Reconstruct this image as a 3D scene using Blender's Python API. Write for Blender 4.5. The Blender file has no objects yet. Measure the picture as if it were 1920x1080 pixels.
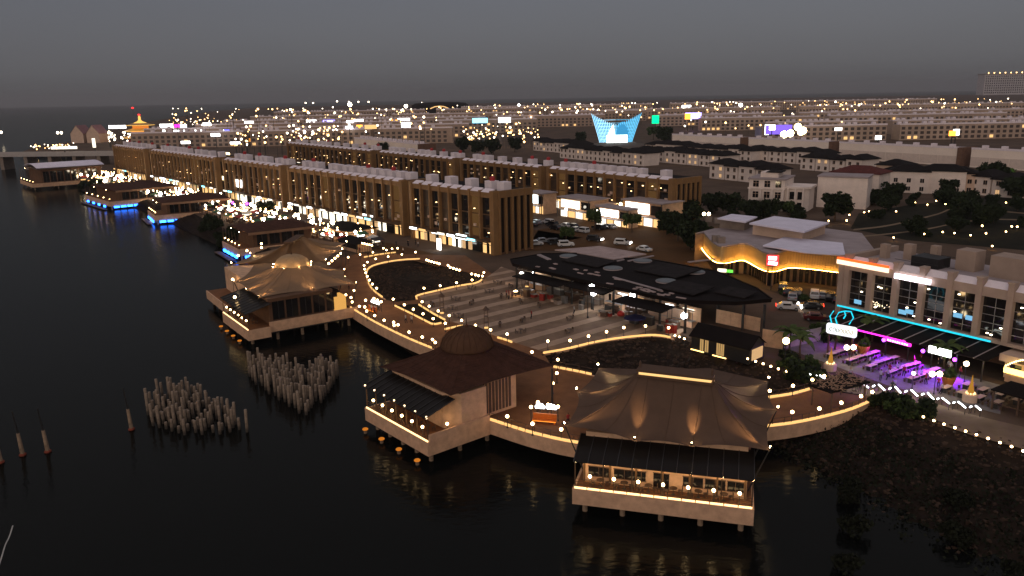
import bpy, bmesh, math, random
from mathutils import Vector, Matrix
from mathutils.geometry import tessellate_polygon
random.seed(11)
S = bpy.context.scene
COL = S.collection
# ---------------------------------------------------------------- camera
FPX, CH = 1480.0, 40.0
PITCH, ROLL = math.atan(362/1480.0), math.radians(1.0)
cp, sp, cr, sr = math.cos(PITCH), math.sin(PITCH), math.cos(ROLL), math.sin(ROLL)
FWD = Vector((0, cp, -sp)); R0 = Vector((1, 0, 0)); U0 = Vector((0, sp, cp))
RGT = R0*cr - U0*sr; UPV = U0*cr + R0*sr
cam = bpy.data.objects.new('camera', bpy.data.cameras.new('camera'))
cam.data.sensor_width = 36; cam.data.lens = 36*FPX/1920; cam.data.clip_start = 1; cam.data.clip_end = 30000
m = Matrix.Identity(4)
for i in range(3):
    m[i][0] = RGT[i]; m[i][1] = UPV[i]; m[i][2] = -FWD[i]
m[2][3] = CH
cam.matrix_world = m
COL.objects.link(cam); S.camera = cam
# ---------------------------------------------------------------- sky, sun, exposure
SUN_EL, SUN_ROT = math.radians(9), math.radians(200)
W = bpy.data.worlds.new('World'); S.world = W; W.use_nodes = True
nt = W.node_tree; nt.nodes.clear()
out = nt.nodes.new('ShaderNodeOutputWorld'); bg = nt.nodes.new('ShaderNodeBackground')
sky = nt.nodes.new('ShaderNodeTexSky'); sky.sky_type = 'NISHITA'; sky.sun_disc = False
sky.sun_elevation = SUN_EL; sky.sun_rotation = SUN_ROT; sky.dust_density = 3; sky.air_density = 1.0
hsv = nt.nodes.new('ShaderNodeHueSaturation'); hsv.inputs['Saturation'].default_value = 0.15
mx = nt.nodes.new('ShaderNodeMix'); mx.data_type = 'RGBA'; mx.inputs[0].default_value = 0.85
tc = nt.nodes.new('ShaderNodeTexCoord'); sx = nt.nodes.new('ShaderNodeSeparateXYZ')
rmp = nt.nodes.new('ShaderNodeValToRGB')          # overcast dusk: dim murky horizon, paler overhead
e = rmp.color_ramp.elements
e[0].position = 0.0; e[0].color = (0.80, 0.77, 0.80, 1)
e[1].position = 1.0; e[1].color = (4.4, 4.1, 4.6, 1)
k = e.new(0.03); k.color = (0.92, 0.92, 1.0, 1)
k = e.new(0.14); k.color = (0.80, 0.87, 1.12, 1)
k = e.new(0.5); k.color = (1.7, 1.6, 1.7, 1)
nt.links.new(tc.outputs['Generated'], sx.inputs[0]); nt.links.new(sx.outputs['Z'], rmp.inputs[0])
cn = nt.nodes.new('ShaderNodeTexNoise'); cn.inputs['Scale'].default_value = 4; cn.inputs['Detail'].default_value = 5          # faint cloud structure
cmap = nt.nodes.new('ShaderNodeMapping'); cmap.inputs['Scale'].default_value = (1,1,3); nt.links.new(tc.outputs['Generated'], cmap.inputs[0]); nt.links.new(cmap.outputs[0], cn.inputs['Vector'])
cr_ = nt.nodes.new('ShaderNodeMapRange'); cr_.inputs[1].default_value = .3; cr_.inputs[2].default_value = .7; cr_.inputs[3].default_value = .975; cr_.inputs[4].default_value = 1.025; nt.links.new(cn.outputs[0], cr_.inputs[0])
cm = nt.nodes.new('ShaderNodeVectorMath'); cm.operation = 'SCALE'; nt.links.new(rmp.outputs[0], cm.inputs[0]); nt.links.new(cr_.outputs[0], cm.inputs['Scale'])
nt.links.new(sky.outputs[0], hsv.inputs['Color'])
nt.links.new(hsv.outputs[0], mx.inputs[6]); nt.links.new(cm.outputs[0], mx.inputs[7])
nt.links.new(mx.outputs[2], bg.inputs[0]); bg.inputs[1].default_value = 0.118
nt.links.new(bg.outputs[0], out.inputs[0])
sun = bpy.data.objects.new('sun', bpy.data.lights.new('sun', 'SUN'))
sun.data.energy = 0.74; sun.data.angle = math.radians(60); sun.data.color = (1, .74, .58)
sd = Vector((math.sin(SUN_ROT)*math.cos(SUN_EL), math.cos(SUN_ROT)*math.cos(SUN_EL), math.sin(SUN_EL)))
sun.rotation_euler = sd.to_track_quat('Z', 'Y').to_euler(); COL.objects.link(sun)
vs = S.view_settings; vs.view_transform = 'Standard'; vs.look = 'None'; vs.exposure = 0.0; vs.gamma = 1
S.render.engine = 'CYCLES'
cy = S.cycles; cy.use_denoising = True; cy.max_bounces = 5; cy.diffuse_bounces = 2; cy.glossy_bounces = 3
cy.transmission_bounces = 3; cy.sample_clamp_indirect = 3.0; cy.caustics_reflective = False; cy.caustics_refractive = False
try: cy.denoiser = 'OPENIMAGEDENOISE'
except Exception: pass
# ---------------------------------------------------------------- helpers
def P(u, v, z=0.0):
    d = FWD + RGT*((u-960)/FPX) + UPV*((540-v)/FPX)
    t = (z-CH)/d.z
    return Vector((d.x*t, d.y*t, z))
def zz(lst, off, sc, z):            # read-off coordinates from an enlarged view -> world points
    return [P(off[0]+a/sc, off[1]+b/sc, z) for a, b in lst]
MATS = {}
def mat(name, c, rough=.75, var=.18, scale=.6, metal=0, bump=0, bscale=6):
    if name in MATS: return MATS[name]
    M = bpy.data.materials.new(name); M.use_nodes = True; t = M.node_tree; b = t.nodes['Principled BSDF']
    b.inputs['Roughness'].default_value = rough; b.inputs['Metallic'].default_value = metal; b.inputs['Specular IOR Level'].default_value = .08 if rough > .6 else .4
    co = t.nodes.new('ShaderNodeTexCoord')
    n = t.nodes.new('ShaderNodeTexNoise'); n.inputs['Scale'].default_value = scale; n.inputs['Detail'].default_value = 6
    n.inputs['Roughness'].default_value = .65
    t.links.new(co.outputs['Object'], n.inputs['Vector'])
    r = t.nodes.new('ShaderNodeValToRGB')
    r.color_ramp.elements[0].position = .3; r.color_ramp.elements[1].position = .7
    r.color_ramp.elements[0].color = (*[x*(1-var) for x in c], 1)
    r.color_ramp.elements[1].color = (*[min(1, x*(1+var)) for x in c], 1)
    t.links.new(n.outputs[0], r.inputs[0]); t.links.new(r.outputs[0], b.inputs['Base Color'])
    if bump:
        n2 = t.nodes.new('ShaderNodeTexNoise'); n2.inputs['Scale'].default_value = bscale; n2.inputs['Detail'].default_value = 4
        t.links.new(co.outputs['Object'], n2.inputs['Vector'])
        bp = t.nodes.new('ShaderNodeBump'); bp.inputs['Strength'].default_value = bump; bp.inputs['Distance'].default_value = .3
        t.links.new(n2.outputs[0], bp.inputs['Height']); t.links.new(bp.outputs[0], b.inputs['Normal'])
    MATS[name] = M; return M
def em(name, c, s):
    if name in MATS: return MATS[name]
    M = bpy.data.materials.new(name); M.use_nodes = True; t = M.node_tree; t.nodes.clear()
    o = t.nodes.new('ShaderNodeOutputMaterial'); b = t.nodes.new('ShaderNodeEmission')
    b.inputs[0].default_value = (*c, 1); b.inputs[1].default_value = s
    t.links.new(b.outputs[0], o.inputs[0]); MATS[name] = M; return M
def glassmat(name, c, rough=.06):
    if name in MATS: return MATS[name]
    M = bpy.data.materials.new(name); M.use_nodes = True; b = M.node_tree.nodes['Principled BSDF']
    b.inputs['Base Color'].default_value = (*c, 1); b.inputs['Roughness'].default_value = rough
    b.inputs['Specular IOR Level'].default_value = .6
    MATS[name] = M; return M

class MB:
    def __init__(s): s.v = []; s.f = []
    def add(s, vs, fs):
        k = len(s.v); s.v += [tuple(p) for p in vs]; s.f += [tuple(i+k for i in f) for f in fs]; return s
    def box(s, x0, x1, y0, y1, z0, z1):
        return s.add([(x0,y0,z0),(x1,y0,z0),(x1,y1,z0),(x0,y1,z0),(x0,y0,z1),(x1,y0,z1),(x1,y1,z1),(x0,y1,z1)],
                     [(3,2,1,0),(4,5,6,7),(0,1,5,4),(1,2,6,5),(2,3,7,6),(3,0,4,7)])
    def bar(s, p, q, w, h=None):     # rectangular bar between two points
        h = h or w; p = Vector(p); q = Vector(q); d = (q-p).normalized()
        up = Vector((0,0,1)) if abs(d.z) < .95 else Vector((1,0,0))
        a = d.cross(up).normalized()*w/2; b = a.cross(d).normalized()*h/2
        vs = [p-a-b, p+a-b, p+a+b, p-a+b, q-a-b, q+a-b, q+a+b, q-a+b]
        return s.add(vs, [(3,2,1,0),(4,5,6,7),(0,1,5,4),(1,2,6,5),(2,3,7,6),(3,0,4,7)])
    def prism(s, poly, z0, z1, top=True, bottom=True):
        n = len(poly); k = [(p[0],p[1],z0) for p in poly]+[(p[0],p[1],z1) for p in poly]
        fs = [(i,(i+1)%n,n+(i+1)%n,n+i) for i in range(n)]
        tris = tessellate_polygon([[Vector((p[0],p[1],0)) for p in poly]])
        area = sum(poly[i][0]*poly[(i+1)%n][1]-poly[(i+1)%n][0]*poly[i][1] for i in range(n))
        if area < 0: fs = [f[::-1] for f in fs]
        for t in tris:
            a, b, c = [poly[i] for i in t]
            cc = (b[0]-a[0])*(c[1]-a[1])-(b[1]-a[1])*(c[0]-a[0])
            t = t if cc > 0 else t[::-1]
            if top: fs.append(tuple(n+i for i in t))
            if bottom: fs.append(tuple(reversed(t)))
        return s.add(k, fs)
    def tube(s, pts, r, n=6, r1=None, cap=True):
        pts = [Vector(p) for p in pts]; rings = []; m_ = len(pts)
        for i, p in enumerate(pts):
            d = (pts[min(i+1,m_-1)]-pts[max(i-1,0)]).normalized()
            up = Vector((0,0,1)) if abs(d.z) < .9 else Vector((1,0,0))
            a = d.cross(up).normalized(); b = a.cross(d)
            rr = r if r1 is None else r+(r1-r)*i/(m_-1)
            rings.append([p+(a*math.cos(2*math.pi*j/n)+b*math.sin(2*math.pi*j/n))*rr for j in range(n)])
        vs = [q for g in rings for q in g]; fs = []
        for i in range(m_-1):
            for j in range(n):
                fs.append((i*n+j, i*n+(j+1)%n, (i+1)*n+(j+1)%n, (i+1)*n+j))
        if cap: fs += [tuple(range(n))[::-1], tuple((m_-1)*n+j for j in range(n))]
        return s.add(vs, fs)
    def lathe(s, prof, n=12, c=(0,0,0), cap=True):
        vs = []; fs = []
        for r, z in prof:
            for j in range(n):
                t = 2*math.pi*j/n; vs.append((c[0]+r*math.cos(t), c[1]+r*math.sin(t), c[2]+z))
        for i in range(len(prof)-1):
            for j in range(n):
                fs.append((i*n+j, i*n+(j+1)%n, (i+1)*n+(j+1)%n, (i+1)*n+j))
        if cap: fs += [tuple(range(n))[::-1], tuple((len(prof)-1)*n+j for j in range(n))]
        return s.add(vs, fs)
    def ball(s, c, r, n=8, k=5, sz=1):
        return s.lathe([(max(.001, r*math.sin(math.pi*i/k)), -r*sz*math.cos(math.pi*i/k)) for i in range(k+1)], n, c, False)
    def quad(s, a, b, c, d): return s.add([a,b,c,d], [(0,1,2,3)])
    def mesh(s, name, material=None, smooth=False):
        me = bpy.data.meshes.new(name); me.from_pydata(s.v, [], s.f); me.update()
        if material: me.materials.append(material)
        if smooth: me.shade_smooth()
        return me
    def build(s, name, material=None, parent=None, smooth=False):
        return put(name, s.mesh(name, material, smooth), parent)
def put(name, me, parent=None, loc=None, rz=0, kind=None):
    o = bpy.data.objects.new(name, me); COL.objects.link(o)
    if parent is not None: o.parent = parent
    if loc is not None: o.location = loc
    if rz: o.rotation_euler[2] = rz
    if kind: o['kind'] = kind
    return o
def tag(o, label, cat, group=None):
    o['label'] = label; o['category'] = cat
    if group: o['group'] = group
    return o
def thing(name, label, cat, loc=(0,0,0), rz=0, group=None):
    o = bpy.data.objects.new(name, None); COL.objects.link(o); o.empty_display_size = .5
    o.location = loc; o.rotation_euler[2] = rz
    return tag(o, label, cat, group)
def kids(o, cache={}): return [c for c in BYP.get(o.name, [])]
def dup(root, loc, rz=None, label=None, group=None, scale=None):
    def cpy(o, par):
        c = o.copy(); COL.objects.link(c)
        if par is not None: c.parent = par
        for ch in o.children: cpy(ch, c)
        return c
    r = cpy(root, None); r.location = loc
    if rz is not None: r.rotation_euler[2] = rz
    if scale: r.scale = (scale,)*3 if not hasattr(scale, '__len__') else scale
    if label: r['label'] = label
    if group: r['group'] = group
    return r
def struct(name, mb, material, z=None, smooth=False):
    o = mb.build(name, material, None, smooth); o['kind'] = 'structure'; return o
def sheet(name, poly, z, material, holes=()):
    loops = [[Vector((p[0],p[1],0)) for p in poly]]+[[Vector((p[0],p[1],0)) for p in h] for h in holes]
    tris = tessellate_polygon(loops); pts = [p for l in loops for p in l]
    fs = []
    for t in tris:
        a, b, c = [pts[i] for i in t]
        fs.append(t if (b-a).cross(c-a).z > 0 else t[::-1])
    mb = MB().add([(p.x,p.y,z) for p in pts], fs)
    return struct(name, mb, material)
def rot(d): return math.atan2(d[1], d[0])
def catmull(pts, n=6):
    pts = [Vector(p) for p in pts]; o = []
    for i in range(len(pts)-1):
        p0 = pts[max(i-1,0)]; p1 = pts[i]; p2 = pts[i+1]; p3 = pts[min(i+2,len(pts)-1)]
        for j in range(n):
            t = j/n
            o.append(.5*((2*p1)+(p2-p0)*t+(2*p0-5*p1+4*p2-p3)*t*t+(3*p1-p0-3*p2+p3)*t**3))
    return o+[pts[-1]]
def resample(pts, step):
    out_ = [pts[0].copy()]; acc = 0
    for a, b in zip(pts, pts[1:]):
        L = (b-a).length; pos = step-acc
        while pos <= L:
            out_.append(a+(b-a)*(pos/L)); pos += step
        acc = (acc+L) % step if L else acc
        acc = L-(pos-step) if pos-step >= 0 else acc+L
    return out_
def inside(p, poly):
    c = False; n = len(poly)
    for i in range(n):
        a = poly[i]; b = poly[i-1]
        if (a[1] > p[1]) != (b[1] > p[1]) and p[0] < (b[0]-a[0])*(p[1]-a[1])/(b[1]-a[1])+a[0]: c = not c
    return c
# ---------------------------------------------------------------- materials
m_white = mat('white_render', (0.6,0.38,0.235), .8, .2, .8)
m_fascia = mat('fascia_paint', (0.58,0.36,0.225), .75, .2, .9)
m_dark = mat('dark_metal', (.03,.027,.025), .5, .2)
m_black = mat('black_board', (.015,.014,.014), .6, .2)
m_wood = mat('dark_timber', (.09,.05,.03), .6, .3, 2)
m_deck = mat('deck_paving', (0.19,0.085,0.038), .75, .25, .35, bump=.15, bscale=3)
m_pave = mat('plaza_pale_paving', (0.37,0.255,0.175), .8, .15, .5)
m_paved = mat('plaza_dark_paving', (0.2,0.13,0.085), .75, .25, .5)
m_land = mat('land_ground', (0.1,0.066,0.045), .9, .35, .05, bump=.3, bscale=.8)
m_asph = mat('asphalt', (0.055,0.042,0.032), .85, .2, .2)
m_road = mat('parking_paving', (0.09,0.042,0.014), .85, .2, .15)
m_grass = mat('grass_verge', (.06,.055,.025), .95, .4, .4)
m_rock = mat('rock_rubble', (0.055,0.035,0.024), .9, .45, .7)
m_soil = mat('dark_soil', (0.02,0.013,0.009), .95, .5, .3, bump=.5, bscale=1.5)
m_pile = mat('pale_concrete', (0.3,0.21,0.14), .85, .45, 1.5)
def stain(M, z0, z1, c):            # wet, algae-dark foot of a pile
    t = M.node_tree; b = t.nodes['Principled BSDF']; src = b.inputs['Base Color'].links[0].from_socket
    co_ = t.nodes.new('ShaderNodeTexCoord'); sx_ = t.nodes.new('ShaderNodeSeparateXYZ'); mr_ = t.nodes.new('ShaderNodeMapRange'); mi = t.nodes.new('ShaderNodeMix'); mi.data_type = 'RGBA'
    nz = t.nodes.new('ShaderNodeTexNoise'); nz.inputs['Scale'].default_value = 3; ad = t.nodes.new('ShaderNodeMath'); ad.operation = 'ADD'
    t.links.new(co_.outputs['Object'], sx_.inputs[0]); t.links.new(co_.outputs['Object'], nz.inputs['Vector']); t.links.new(sx_.outputs['Z'], ad.inputs[0]); t.links.new(nz.outputs[0], ad.inputs[1])
    mr_.inputs[1].default_value = z0; mr_.inputs[2].default_value = z1; t.links.new(ad.outputs[0], mr_.inputs[0]); t.links.new(mr_.outputs[0], mi.inputs[0])
    mi.inputs[6].default_value = (*c, 1); t.links.new(src, mi.inputs[7]); t.links.new(mi.outputs[2], b.inputs['Base Color'])
m_pileold = mat('weathered_pile', (0.25,0.19,0.14), .85, .5, 1.2); stain(m_pileold, .7, 1.5, (.06,.05,.04))
m_conc = mat('grey_concrete', (0.24,0.19,0.155), .85, .2, .6)
m_bronze = mat('bronze_cladding', (0.22,0.118,0.044), .6, .15, .3)
m_bronzed = mat('bronze_dark', (0.11,0.058,0.024), .6, .2, .3)
m_parapet = mat('pale_parapet', (0.8,0.7,0.71), .8, .1, .5)
m_brick = mat('brown_wall', (0.12,0.065,0.038), .85, .2, .4)
m_membrane = mat('tent_membrane', (0.105,0.064,0.043), .75, .12, .5)
m_roofb = mat('dark_brown_roof', (0.062,0.027,0.017), .85, .32, .8, bump=.2, bscale=8)
m_dome = mat('dome_roof', (0.09,0.045,0.025), .8, .2, 1)
m_roofd = mat('charcoal_roof', (0.01,0.007,0.006), .85, .25, .5)
m_roofg = mat('pale_flat_roof', (0.72,0.67,0.75), .8, .1, .3)
m_roofm = mat('grey_roof', (0.34,0.28,0.27), .85, .15, .3)
m_tile = mat('dark_roof_tile', (0.012,0.009,0.008), .85, .35, 1.2, bump=.3, bscale=5)
m_wall2 = mat('cream_wall', (0.6,0.43,0.32), .85, .12, .3)
m_tank = mat('red_tank', (.35,.02,.02), .5, .1)
m_bark = mat('bark', (.09,.06,.04), .9, .3, 3)
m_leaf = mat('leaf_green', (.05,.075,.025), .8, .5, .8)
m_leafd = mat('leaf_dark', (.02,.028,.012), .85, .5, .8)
m_palm = mat('palm_leaf', (.05,.07,.02), .7, .4, 1.5)
m_orange = mat('orange_fibreglass', (.65,.16,.02), .4, .1)
m_pot = mat('terracotta_pot', (.5,.17,.04), .6, .15)
m_glass = glassmat('dark_glass', (.012,.011,.011))
m_awn = glassmat('awning_glass', (.014,.011,.009), .3); m_awn.node_tree.nodes['Principled BSDF'].inputs['Specular IOR Level'].default_value = .08
m_redcloth = mat('red_cloth', (.3,.04,.03), .9, .2)
m_skin = mat('skin', (.35,.2,.13), .7, .05)
m_metal = mat('grey_metal', (.3,.29,.28), .4, .1, metal=.6)
e_globe = em('lamp_globe_glow', (1,.64,.28), 20)
e_fill_disc = em('added_fill_glow', (1,.58,.24), 360)  # glow of the added discs hidden under globes to light the ground
e_globew = em('white_globe_glow', (1,.9,.74), 12)
e_strip = em('warm_strip_glow', (1,.56,.19), 1.35)
e_stripw = em('bright_strip_glow', (1,.66,.3), 2.6)
e_spot = em('spot_glow', (1,.7,.35), 60)
e_warm = em('warm_window_glow', (1,.58,.22), 1.3)
e_warms = em('warm_window_soft', (1,.6,.28), .7)
e_white = em('white_sign_glow', (.95,.97,1), 6)
e_whites = em('white_window_glow', (1,.9,.72), 2.0)
e_blue = em('blue_light_glow', (.02,.16,1), 12)
e_cyan = em('cyan_neon_glow', (.02,.7,.95), 1.25)
e_purple = em('purple_light_glow', (.45,.06,1), 8)
e_magenta = em('magenta_light_glow', (1,.03,.65), 3)
e_red = em('red_light_glow', (1,.03,.03), 3)
e_orange = em('orange_light_glow', (1,.32,.04), 4)
e_green = em('green_light_glow', (.1,.9,.25), 2)
e_tail = em('tail_lamp_glow', (1,.05,.02), 8)
e_head = em('head_lamp_glow', (1,.95,.85), 25)
e_gold = em('gold_wash_glow', (1,.55,.1), 3.5)
A_ = Vector((-.655,.756,0)); N_ = Vector((.756,.655,0))      # along the shore / inland
RZ = math.atan2(-A_.y, -A_.x)                                  # local x runs from far to near, local y inland
# ================================================================ the setting
V = lambda x, y, z=0: Vector((x, y, z))
mw = bpy.data.materials.new('sea_water'); mw.use_nodes = True; t = mw.node_tree; b = t.nodes['Principled BSDF']
t.nodes.remove(b); wo = t.nodes['Material Output']
df = t.nodes.new('ShaderNodeBsdfDiffuse'); df.inputs[0].default_value = (.004,.0045,.004,1)
gs = t.nodes.new('ShaderNodeBsdfGlossy'); gs.inputs[0].default_value = (.42,.42,.40,1); gs.inputs['Roughness'].default_value = .11
fr_ = t.nodes.new('ShaderNodeFresnel'); fr_.inputs[0].default_value = 1.27; ms = t.nodes.new('ShaderNodeMixShader')
t.links.new(fr_.outputs[0], ms.inputs[0]); t.links.new(df.outputs[0], ms.inputs[1]); t.links.new(gs.outputs[0], ms.inputs[2]); t.links.new(ms.outputs[0], wo.inputs['Surface'])
co = t.nodes.new('ShaderNodeTexCoord'); mp = t.nodes.new('ShaderNodeMapping'); mp.inputs['Scale'].default_value = (.5,.9,1)
n1 = t.nodes.new('ShaderNodeTexNoise'); n1.inputs['Scale'].default_value = 1.6; n1.inputs['Detail'].default_value = 5
bp = t.nodes.new('ShaderNodeBump'); bp.inputs['Strength'].default_value = .45; bp.inputs['Distance'].default_value = .12
t.links.new(co.outputs['Object'], mp.inputs[0]); t.links.new(mp.outputs[0], n1.inputs['Vector'])
t.links.new(n1.outputs[0], bp.inputs['Height']); t.links.new(bp.outputs[0], gs.inputs['Normal']); t.links.new(bp.outputs[0], fr_.inputs['Normal'])
struct('water', MB().quad((-7000,-350,-3),(7000,-350,-3),(7000,9200,-3),(-7000,9200,-3)), mw)

shore = [V(-9,125), V(-27,153), V(-40,168), V(-56,197), V(-74,226), V(-95.5,256), V(-120.5,294), V(-150.5,329), V(-185.5,370), V(-227.5,424), V(-258,478), V(-300,540), V(-330,620), V(-405,660), V(-450,760), V(-470,900), V(-640,1300), V(-800,1900), V(-1100,3000), V(-1300,4300)]
land_poly = [V(4.5,119.5), V(4.5,111), V(-3,111)]+shore+[V(5000,4300), V(5000,-200), V(130,-200), V(97,48), V(73,68), V(61,80), V(52.6,89.5), V(48.2,98), V(43.5,104), V(37.6,112.5), V(31,119), V(28,127), V(20,127), V(12,123)]
loop_px = [(785,487),(752,489),(720,494),(697,501),(688,510),(688,522),(694,538),(706,551),(722,562),(745,566),(782,562),(783,556),(815,548),(860,538),(893,532),(906,524),(900,516),(860,507),(820,496)]
loop_w = [P(*q) for q in loop_px]
sheet('ground', land_poly, -.06, m_land, [loop_w])
deck_poly = [P(657,578), P(700,604), P(760,634), P(815,657), V(-8,106), V(-3.1,93), V(2.3,88.6), V(7.5,85.7), V(15,85), V(24,86.5), V(30.9,89.8), V(38.4,91.9), V(47.3,97.3), V(48,98.5), V(41.3,102.3), V(33.8,98.3), V(24,99.5), P(1120,707), P(1037,690), P(1020,664), P(1060,657), P(1120,643), P(1180,634), P(1230,631), P(1265,637), V(30,131), V(-2,170), V(-12,200), V(-40,205), V(-52,187), P(620,500), P(640,560)]
sheet('promenade', deck_poly, .0, m_deck, [loop_w])
m_dirt = mat('sandy_path', (.2,.14,.09), .9, .2, .3)
sheet('path', [V(48.5,98.5), V(47.6,96.6), V(54,86.5), V(62,78), V(75,65), V(90,52), V(97,55), V(80,72), V(66,84), V(57,93), V(52,101), V(44,107), V(42,103)], -.03, m_dirt)
# parking yard and the service road
sheet('road', [P(985,470), P(1010,430), P(1100,415), P(1250,428), P(1310,470), P(1300,500), P(1180,475), P(1060,470)], -.03, m_road)
sheet('road', [V(28,175), V(48,168), V(56,150), V(52,132), V(62,118), V(70,100), V(80,80), V(92,60), V(99,66), V(86,90), V(74,112), V(66,130), V(76,140), V(70,155), V(56,168), V(44,182), V(32,184)], -.034, m_asph)
sheet('road', [V(-8,195)-N_*4, V(-8,195)-N_*13, V(-8,195)-N_*13+A_*360, V(-8,195)-N_*4+A_*360], -.03, m_road)
sheet('road', [V(0,205)+N_*16, V(0,205)+N_*27, V(0,205)+N_*27+A_*380, V(0,205)+N_*16+A_*380], -.03, m_road)
# rubble slopes: uneven terrain plus loose rock
def rocks(name, pts, material, rmin, rmax):
    mb = MB()
    base = [(-1,-.8,-.4),(1,-.7,-.4),(.9,.8,-.4),(-.8,.9,-.4),(-.6,-.5,.6),(.6,-.6,.5),(.5,.5,.7),(-.5,.6,.5)]
    fc = [(4,5,6,7),(0,1,5,4),(1,2,6,5),(2,3,7,6),(3,0,4,7)]
    for p in pts:
        r = random.uniform(rmin, rmax)*random.uniform(.6,1); a = random.uniform(0, 6.3); c_, s_ = math.cos(a), math.sin(a)
        vs = []
        for x, y, z in base:
            x *= r*random.uniform(.7,1.2); y *= r*random.uniform(.7,1.2); z *= r*random.uniform(.5,1)
            vs.append((p[0]+x*c_-y*s_, p[1]+x*s_+y*c_, p[2]+z))
        mb.add(vs, fc)
    o = mb.build(name, material); o['kind'] = 'stuff'; return o
def slope(name, up, lo, zu, zl, nr=14):
    up = resample(catmull(up, 8), 1.2); m_ = len(up)
    lo = catmull(lo, 12)
    lo2 = [lo[min(len(lo)-1, int(i*(len(lo)-1)/(m_-1)))] for i in range(m_)]
    mb = MB(); vs = []
    for j in range(nr+1):
        t_ = j/nr
        for i in range(m_):
            p = up[i].lerp(lo2[i], t_)
            z = zu+(zl-zu)*t_**1.1+random.uniform(-.18,.18)*(1 if 0 < j else 0)
            vs.append((p.x+random.uniform(-.2,.2)*(j > 0), p.y+random.uniform(-.2,.2)*(j > 0), z))
    fs = [(j*m_+i, (j+1)*m_+i, (j+1)*m_+i+1, j*m_+i+1) for j in range(nr) for i in range(m_-1)]
    mb.add(vs, fs); struct(name, mb, m_soil)
    return vs
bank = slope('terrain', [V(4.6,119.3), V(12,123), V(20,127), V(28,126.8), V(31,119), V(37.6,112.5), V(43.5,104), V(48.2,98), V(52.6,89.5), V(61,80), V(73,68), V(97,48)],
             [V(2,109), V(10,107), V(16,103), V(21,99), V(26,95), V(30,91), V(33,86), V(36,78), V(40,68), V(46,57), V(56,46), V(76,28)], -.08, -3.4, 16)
pts = []
for _ in range(5200):
    p = random.choice(bank); q = Vector(p)+V(random.uniform(-.7,.7), random.uniform(-.7,.7), 0); pts.append(q)
tag(rocks('rubble', pts, m_rock, .12, .42), 'grey broken rock rubble covering the bank below the promenade', 'rubble')
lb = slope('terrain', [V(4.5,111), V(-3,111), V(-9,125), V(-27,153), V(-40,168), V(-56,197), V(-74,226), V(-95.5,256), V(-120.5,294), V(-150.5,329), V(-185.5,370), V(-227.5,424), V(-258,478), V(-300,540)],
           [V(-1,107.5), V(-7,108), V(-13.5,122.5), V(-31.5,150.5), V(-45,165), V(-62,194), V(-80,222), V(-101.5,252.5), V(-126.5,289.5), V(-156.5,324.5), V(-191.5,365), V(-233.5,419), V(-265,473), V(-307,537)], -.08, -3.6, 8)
# sunken garden in the loop
cx = sum((p.x for p in loop_w))/len(loop_w); cy_ = sum((p.y for p in loop_w))/len(loop_w)
mb = MB(); rings = [1.0,.93,.8,.6,.35]; zs = [-.02,-.5,-.8,-.7,-.5]; n = len(loop_w)
vs = []
for r_, z_ in zip(rings, zs):
    vs += [(cx+(p.x-cx)*r_, cy_+(p.y-cy_)*r_, z_+random.uniform(-.08,.08)*(r_ < 1)) for p in loop_w]
vs.append((cx, cy_, -.35))
fs = [(j*n+i, j*n+(i+1)%n, (j+1)*n+(i+1)%n, (j+1)*n+i) for j in range(4) for i in range(n)]+[(4*n+i, 4*n+(i+1)%n, 5*n) for i in range(n)]
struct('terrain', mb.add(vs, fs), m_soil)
pts = []
for _ in range(1500):
    i = random.randrange(n); r_ = random.uniform(.1,.93); p = loop_w[i].lerp(loop_w[(i+1)%n], random.random())
    pts.append((cx+(p.x-cx)*r_, cy_+(p.y-cy_)*r_, -.62))
tag(rocks('rubble', pts, m_rock, .12, .4), 'dark stone and soil filling the sunken garden inside the lit loop', 'rubble')

# ================================================================ lit edge walls
PANEL = {}
def edge_wall(label, pts, step=1.15, rail=True, depth=1.7, fascia=True, off=0.0, hgt=.3, closed=False, strip=None, group=None):
    pts = [Vector((p[0],p[1],0)) for p in pts]
    c = sum(pts, V(0,0))/len(pts)
    root = thing('promenade_edge', label, 'edge wall', c, 0, group)
    L = [p-c for p in pts]
    if fascia:
        mb = MB(); m_ = len(L)
        for i in range(m_-1):
            d = (L[i+1]-L[i]).normalized(); nn = V(-d.y, d.x)*.15
            a, b_ = L[i], L[i+1]
            mb.add([a-nn+V(0,0,-depth), b_-nn+V(0,0,-depth), b_+nn+V(0,0,-depth), a+nn+V(0,0,-depth), a-nn+V(0,0,.1), b_-nn+V(0,0,.1), b_+nn+V(0,0,.1), a+nn+V(0,0,.1)],
                   [(3,2,1,0),(4,5,6,7),(0,1,5,4),(1,2,6,5),(2,3,7,6),(3,0,4,7)])
        mb.build('fascia', m_fascia, root)
    rs = resample(L, step)
    key = (round(step,2), round(hgt,2), strip)
    if key not in PANEL:
        PANEL[key] = MB().box(-step*.41, step*.41, -.09, .09, .11, .11+hgt).mesh('light_panel', strip or e_strip)
    if rail and 'post' not in PANEL:
        PANEL['post'] = MB().box(-.035,.035,-.035,.035,.1,1.15).mesh('post', m_wood)
    for i in range(len(rs)-1):
        d = rs[i+1]-rs[i]; mid = (rs[i]+rs[i+1])/2
        put('light_panel', PANEL[key], root, mid, math.atan2(d.y, d.x))
        if rail and i % 2 == 0: put('post', PANEL['post'], root, rs[i]+V(-d.y,d.x).normalized()*off)
    if rail:
        for z_ in (.62, 1.12):
            MB().tube([p+V(0,0,z_) for p in rs], .035, 4).build('rail', m_wood, root)
    return root
W1L = catmull([P(657,578), P(700,604), P(760,634), P(815,657)], 8)
edge_wall('pale sea wall with lit panels running from the domed pavilion to the promenade bend', W1L, 1.3)
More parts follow.
